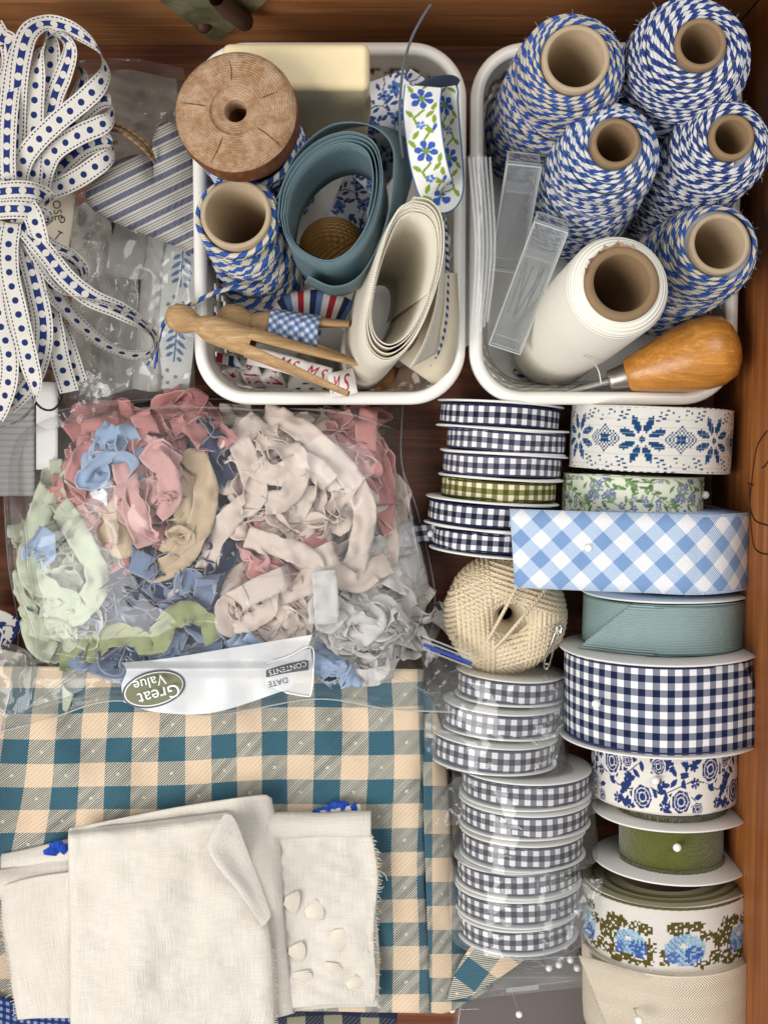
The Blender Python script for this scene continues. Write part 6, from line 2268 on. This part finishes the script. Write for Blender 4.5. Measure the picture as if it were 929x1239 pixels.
hu, hv = (qx * math.cos(a) - qy * math.sin(a)) * .00045, (qx * math.sin(a) + qy * math.cos(a)) * .00045
ht = empty('heart_sachet', P(188, 236, .034), 'blue and white striped fabric heart sachet with jute loop', 'heart sachet')
grid('heart_front', P(qx, qy, hz), hm.m, ht, np.stack([hu, hv], -1))
grid('heart_back', P(qx, qy, .0515 - .014 * hh + 0 * qx)[:, ::-1], hm.m, ht, np.stack([hu, hv], -1)[:, ::-1])
jute = twine_mat('jute_string', '#a78a60', '#8a6c45', .004)
for pl in ([(186, 194, .066), (176, 182, .074), (160, 168, .076), (144, 158, .072), (132, 156, .066)], [(187, 195, .066), (180, 178, .072), (166, 164, .073), (150, 154, .07), (136, 150, .065)], [(132, 156, .066), (126, 162, .062), (130, 172, .06), (142, 172, .06)]):
    tube('jute_loop', cr(PT(pl), 40), .0011, jute, ht, 6)

# ---- paper tag with handwriting
tg = empty('paper_tag', P(73, 262, .05), 'cream paper tag reading ROSE under the spotted ribbon', 'paper tag')
tgm = plain('cream_paper', '#cfc5b2', .8, .15, .15, 40)
sheet('tag_paper', [(57, 228), (75, 228), (92, 232)], [(54, 300), (68, 304), (82, 306)], [(57, 228), (56, 265), (54, 300)], [(92, 232), (88, 270), (82, 306)], lambda x, y, u, v: .057 + .0 * x, 12, 10, tgm, tg)
ink = plain('brown_ink', '#4a3a2c', .8, .1, 0)
v, f = font_mesh('ROSE', 14)
v[:, :2] -= (v[:, :2].max(0) + v[:, :2].min(0)) / 2
a = R_(82)
add('handwriting', P(69 + v[:, 0] * math.cos(a) + v[:, 1] * math.sin(a), 250 + v[:, 0] * math.sin(a) - v[:, 1] * math.cos(a), .0576), f, ink, tg, smooth=False)
for pl in ([(73, 263), (77, 262), (78, 267), (74, 269), (72, 265)], [(60, 296), (66, 290), (74, 280)], [(70, 279), (76, 282)], [(62, 290), (66, 294)]):
    tube('pen_stroke', cr(PT([(x, y, .0576) for x, y in pl]), 16), .0003, ink, tg, 4)

# ---- things lying under the clear bags on the left
def pat_leafprint(u, v):
    p = Pat(u, v, '#dcdcd8')
    per = .042
    U = np.mod(u, per)
    for dx in (-per, 0, per):
        x = U + dx
        for k in range(9):
            tt = k / 8 - .5
            p.leaf(x, v, .014 + tt * .018, .003 * (1 if k % 2 else -1), .0042 * (1 - abs(tt)), .0011, .9 if k % 2 else -.9, '#5a74a3')
        p.line(x, v, [(.004, 0), (.024, 0)], .0005, '#5a74a3')
        for q in ((.030, .003), (.033, -.002), (.037, .002), (.0345, .006)):
            p.put(np.hypot(x - q[0], v - q[1]) < .0012, '#8a8a72')
    return p.c


g, uv = ribgeo([(222, 296, .034, 0), (218, 350, .036, 4), (214, 400, .036, -3), (210, 440, .034, 2), (206, 472, .032, 0)], .021, n=170, m=44, wr=.0005, seed=4)
o = grid('leaf_print_ribbon', g, PAINT, None, uv, pat_leafprint(uv[..., 0], uv[..., 1]), solid=.0006)
tag(o, 'white ribbon with blue fern leaf print in the clear bag', 'ribbon')
o = sheet('white_lace_roll', [(176, 280), (196, 276), (212, 282)], [(160, 470), (185, 474), (205, 470)], [(176, 280), (168, 380), (160, 470)], [(212, 282), (206, 380), (205, 470)], lambda x, y, u, v: .026 + .010 * np.sin(u * 3.14) + .0016 * snoise(x / 18, y / 25, 6), 70, 30, cloth('white_lace', '#e2dfd8', .0012, bump=.9))
tag(o, 'white gathered lace strip beside the fern leaf ribbon', 'lace')
o = sheet('grey_card', [(140, 268), (160, 266), (182, 272)], [(126, 330), (150, 336), (172, 338)], [(140, 268), (126, 330)], [(182, 272), (172, 338)], lambda x, y, u, v: .030 + 0 * x, 8, 8, plain('grey_card_stock', '#a9a49c', .8, .2, .1))
tag(o, 'plain grey card slipped in the clear bag', 'card')
for nm_, lb_, tp_, bt_, hx_, sd_ in (('net_cloth', 'crumpled grey brown net cloth in the clear bag behind the heart', [(98, 92), (150, 84), (214, 96)], [(96, 200), (150, 206), (210, 190)], '#a79a8c', 5),
                                   ('net_cloth', 'crumpled pale grey net cloth under the spotted ribbon loop', [(92, 322), (125, 316), (166, 324)], [(84, 474), (120, 480), (164, 470)], '#b3a89c', 6),
                                   ('lace_scrap', 'wrinkled off white lace scrap beside the paper tag', [(92, 250), (108, 244), (132, 252)], [(88, 330), (108, 336), (134, 330)], '#c9c1b6', 7)):
    o = sheet(nm_, tp_, bt_, [tp_[0], ((tp_[0][0] + bt_[0][0]) / 2 - 4, (tp_[0][1] + bt_[0][1]) / 2), bt_[0]], [tp_[-1], ((tp_[-1][0] + bt_[-1][0]) / 2 + 4, (tp_[-1][1] + bt_[-1][1]) / 2), bt_[-1]],
              lambda x, y, u, v: .016 + .006 * crease(x / 48, y / 48, sd_) + .003 * snoise(x / 30, y / 30, sd_ + 3), 90, 70, cloth('crumpled_net', hx_, .0013, var=.5, scale=90, bump=.9))
    tag(o, lb_, 'fabric')
# ridged grey card, white card, wire ring at the left edge
rc = M('ridged_grey_card', .7, .2)
rc.base('#a6a7a5')
ii, jj = np.meshgrid(np.linspace(0, 1, 121), np.linspace(0, 1, 12), indexing='ij')
px_, py_ = -8 + 50 * jj, 470 + 130 * ii
o = grid('ridged_card', P(px_, py_, .030 + .0012 * np.abs(np.sin(ii * math.pi * 17))), rc.m, solid=.0008)
tag(o, 'grey ridged plastic card under the spotted ribbon ends', 'card')
o = sheet('white_card_strip', [(44, 462), (58, 462), (70, 463)], [(44, 568), (58, 568), (70, 568)], [(44, 462), (44, 568)], [(70, 463), (70, 568)], lambda x, y, u, v: .034 + 0 * x, 8, 6, MAT['card'], solid=.0012)
tag(o, 'white card strip beside the ridged grey card', 'card')
t = np.linspace(0, 2 * math.pi, 60)
o = tube('wire_ring', P(56 + 19 * np.cos(t), 470 + 26 * np.sin(t) + 4 * np.cos(t), .055), .0007, plain('dark_wire', '#4a4a4c', .4, .5, 0, Metallic=.8), None, 6)
tag(o, 'thin dark wire ring under the spotted ribbon', 'wire ring')
# bit of floral cloth at the very edge
g, uv = ribgeo([(-30, 752, .03, 0), (-5, 756, .034, 0), (20, 768, .03, 0)], .018, n=120, m=40)
o = grid('floral_cloth', g, PAINT, None, uv, pat_navy_floral(uv[..., 0], uv[..., 1]), solid=.0008)
tag(o, 'navy floral cloth scrap beside the zip bag', 'fabric')
o = sheet('lace_scrap', [(-30, 790), (0, 786), (30, 792)], [(-30, 850), (0, 846), (30, 850)], [(-30, 790), (-30, 850)], [(30, 792), (30, 850)], lambda x, y, u, v: .04 + .002 * snoise(x / 20, y / 20, 3), 20, 20, cloth('cream_lace', '#c9c2b4', .0012))
tag(o, 'cream lace scrap beside the floral cloth', 'lace')

# ---- crisp clear bags over them
o = film_sheet('clear_bag', 'crinkled clear bag lying over the lace and leaf ribbon', [(100, 300), (150, 290), (236, 296)], [(84, 482), (150, 490), (236, 470)], [(100, 300), (90, 390), (84, 482)], [(236, 296), (234, 380), (236, 470)], lambda x, y: .046 + .002 * np.sin(x / 20.0), 110, 100, MAT['film_thin'], .013, 80, 71)
o = film_sheet('clear_bag', 'crinkled clear bag behind the striped heart sachet', [(96, 72), (160, 70), (222, 82)], [(84, 300), (140, 300), (236, 300)], [(96, 72), (90, 180), (84, 300)], [(222, 82), (234, 160), (236, 300)], lambda x, y: .026 + .010 * np.clip((y - 75) / 60, 0, 1), 110, 80, MAT['film_thin'], .012, 80, 72)
o = film_sheet('clear_bag', 'crumpled clear bag heaped beside the paper tag', [(86, 240), (105, 232), (124, 245)], [(76, 338), (100, 345), (122, 335)], [(86, 240), (78, 290), (76, 338)], [(124, 245), (122, 290), (122, 335)], lambda x, y: .056 + .004 * np.sin(x / 7.0), 90, 50, MAT['film_thin'], .009, 24, 73)
o = film_sheet('clear_bag', 'crumpled clear bag at the edge beside the checked fabric', [(-20, 780), (10, 778), (40, 790)], [(-20, 872), (10, 868), (34, 858)], [(-20, 780), (-20, 872)], [(40, 790), (34, 858)], lambda x, y: .056 + 0 * x, 50, 40, MAT['film_thin'], .006, 40, 75)
o = film_sheet('clear_bag', 'crinkled clear bag over the ridged grey card', [(60, 440), (100, 446), (140, 470)], [(66, 520), (100, 510), (130, 496)], [(60, 440), (66, 520)], [(140, 470), (130, 496)], lambda x, y: .05 + 0 * x, 50, 50, MAT['film_thin'], .008, 36, 76)

o = film_sheet('clear_bag', 'hazy crumpled clear bag under the spotted ribbon loop', [(98, 330), (130, 318), (168, 325)], [(90, 470), (120, 480), (160, 468)], [(98, 330), (86, 400), (90, 470)], [(168, 325), (166, 400), (160, 468)], lambda x, y: .042 + .006 * np.sin(x / 9.0 + y / 30.0), 110, 80, film('hazy_clear_film', .12, .12, 1.5, boost=1.8), .014, 40, 81)
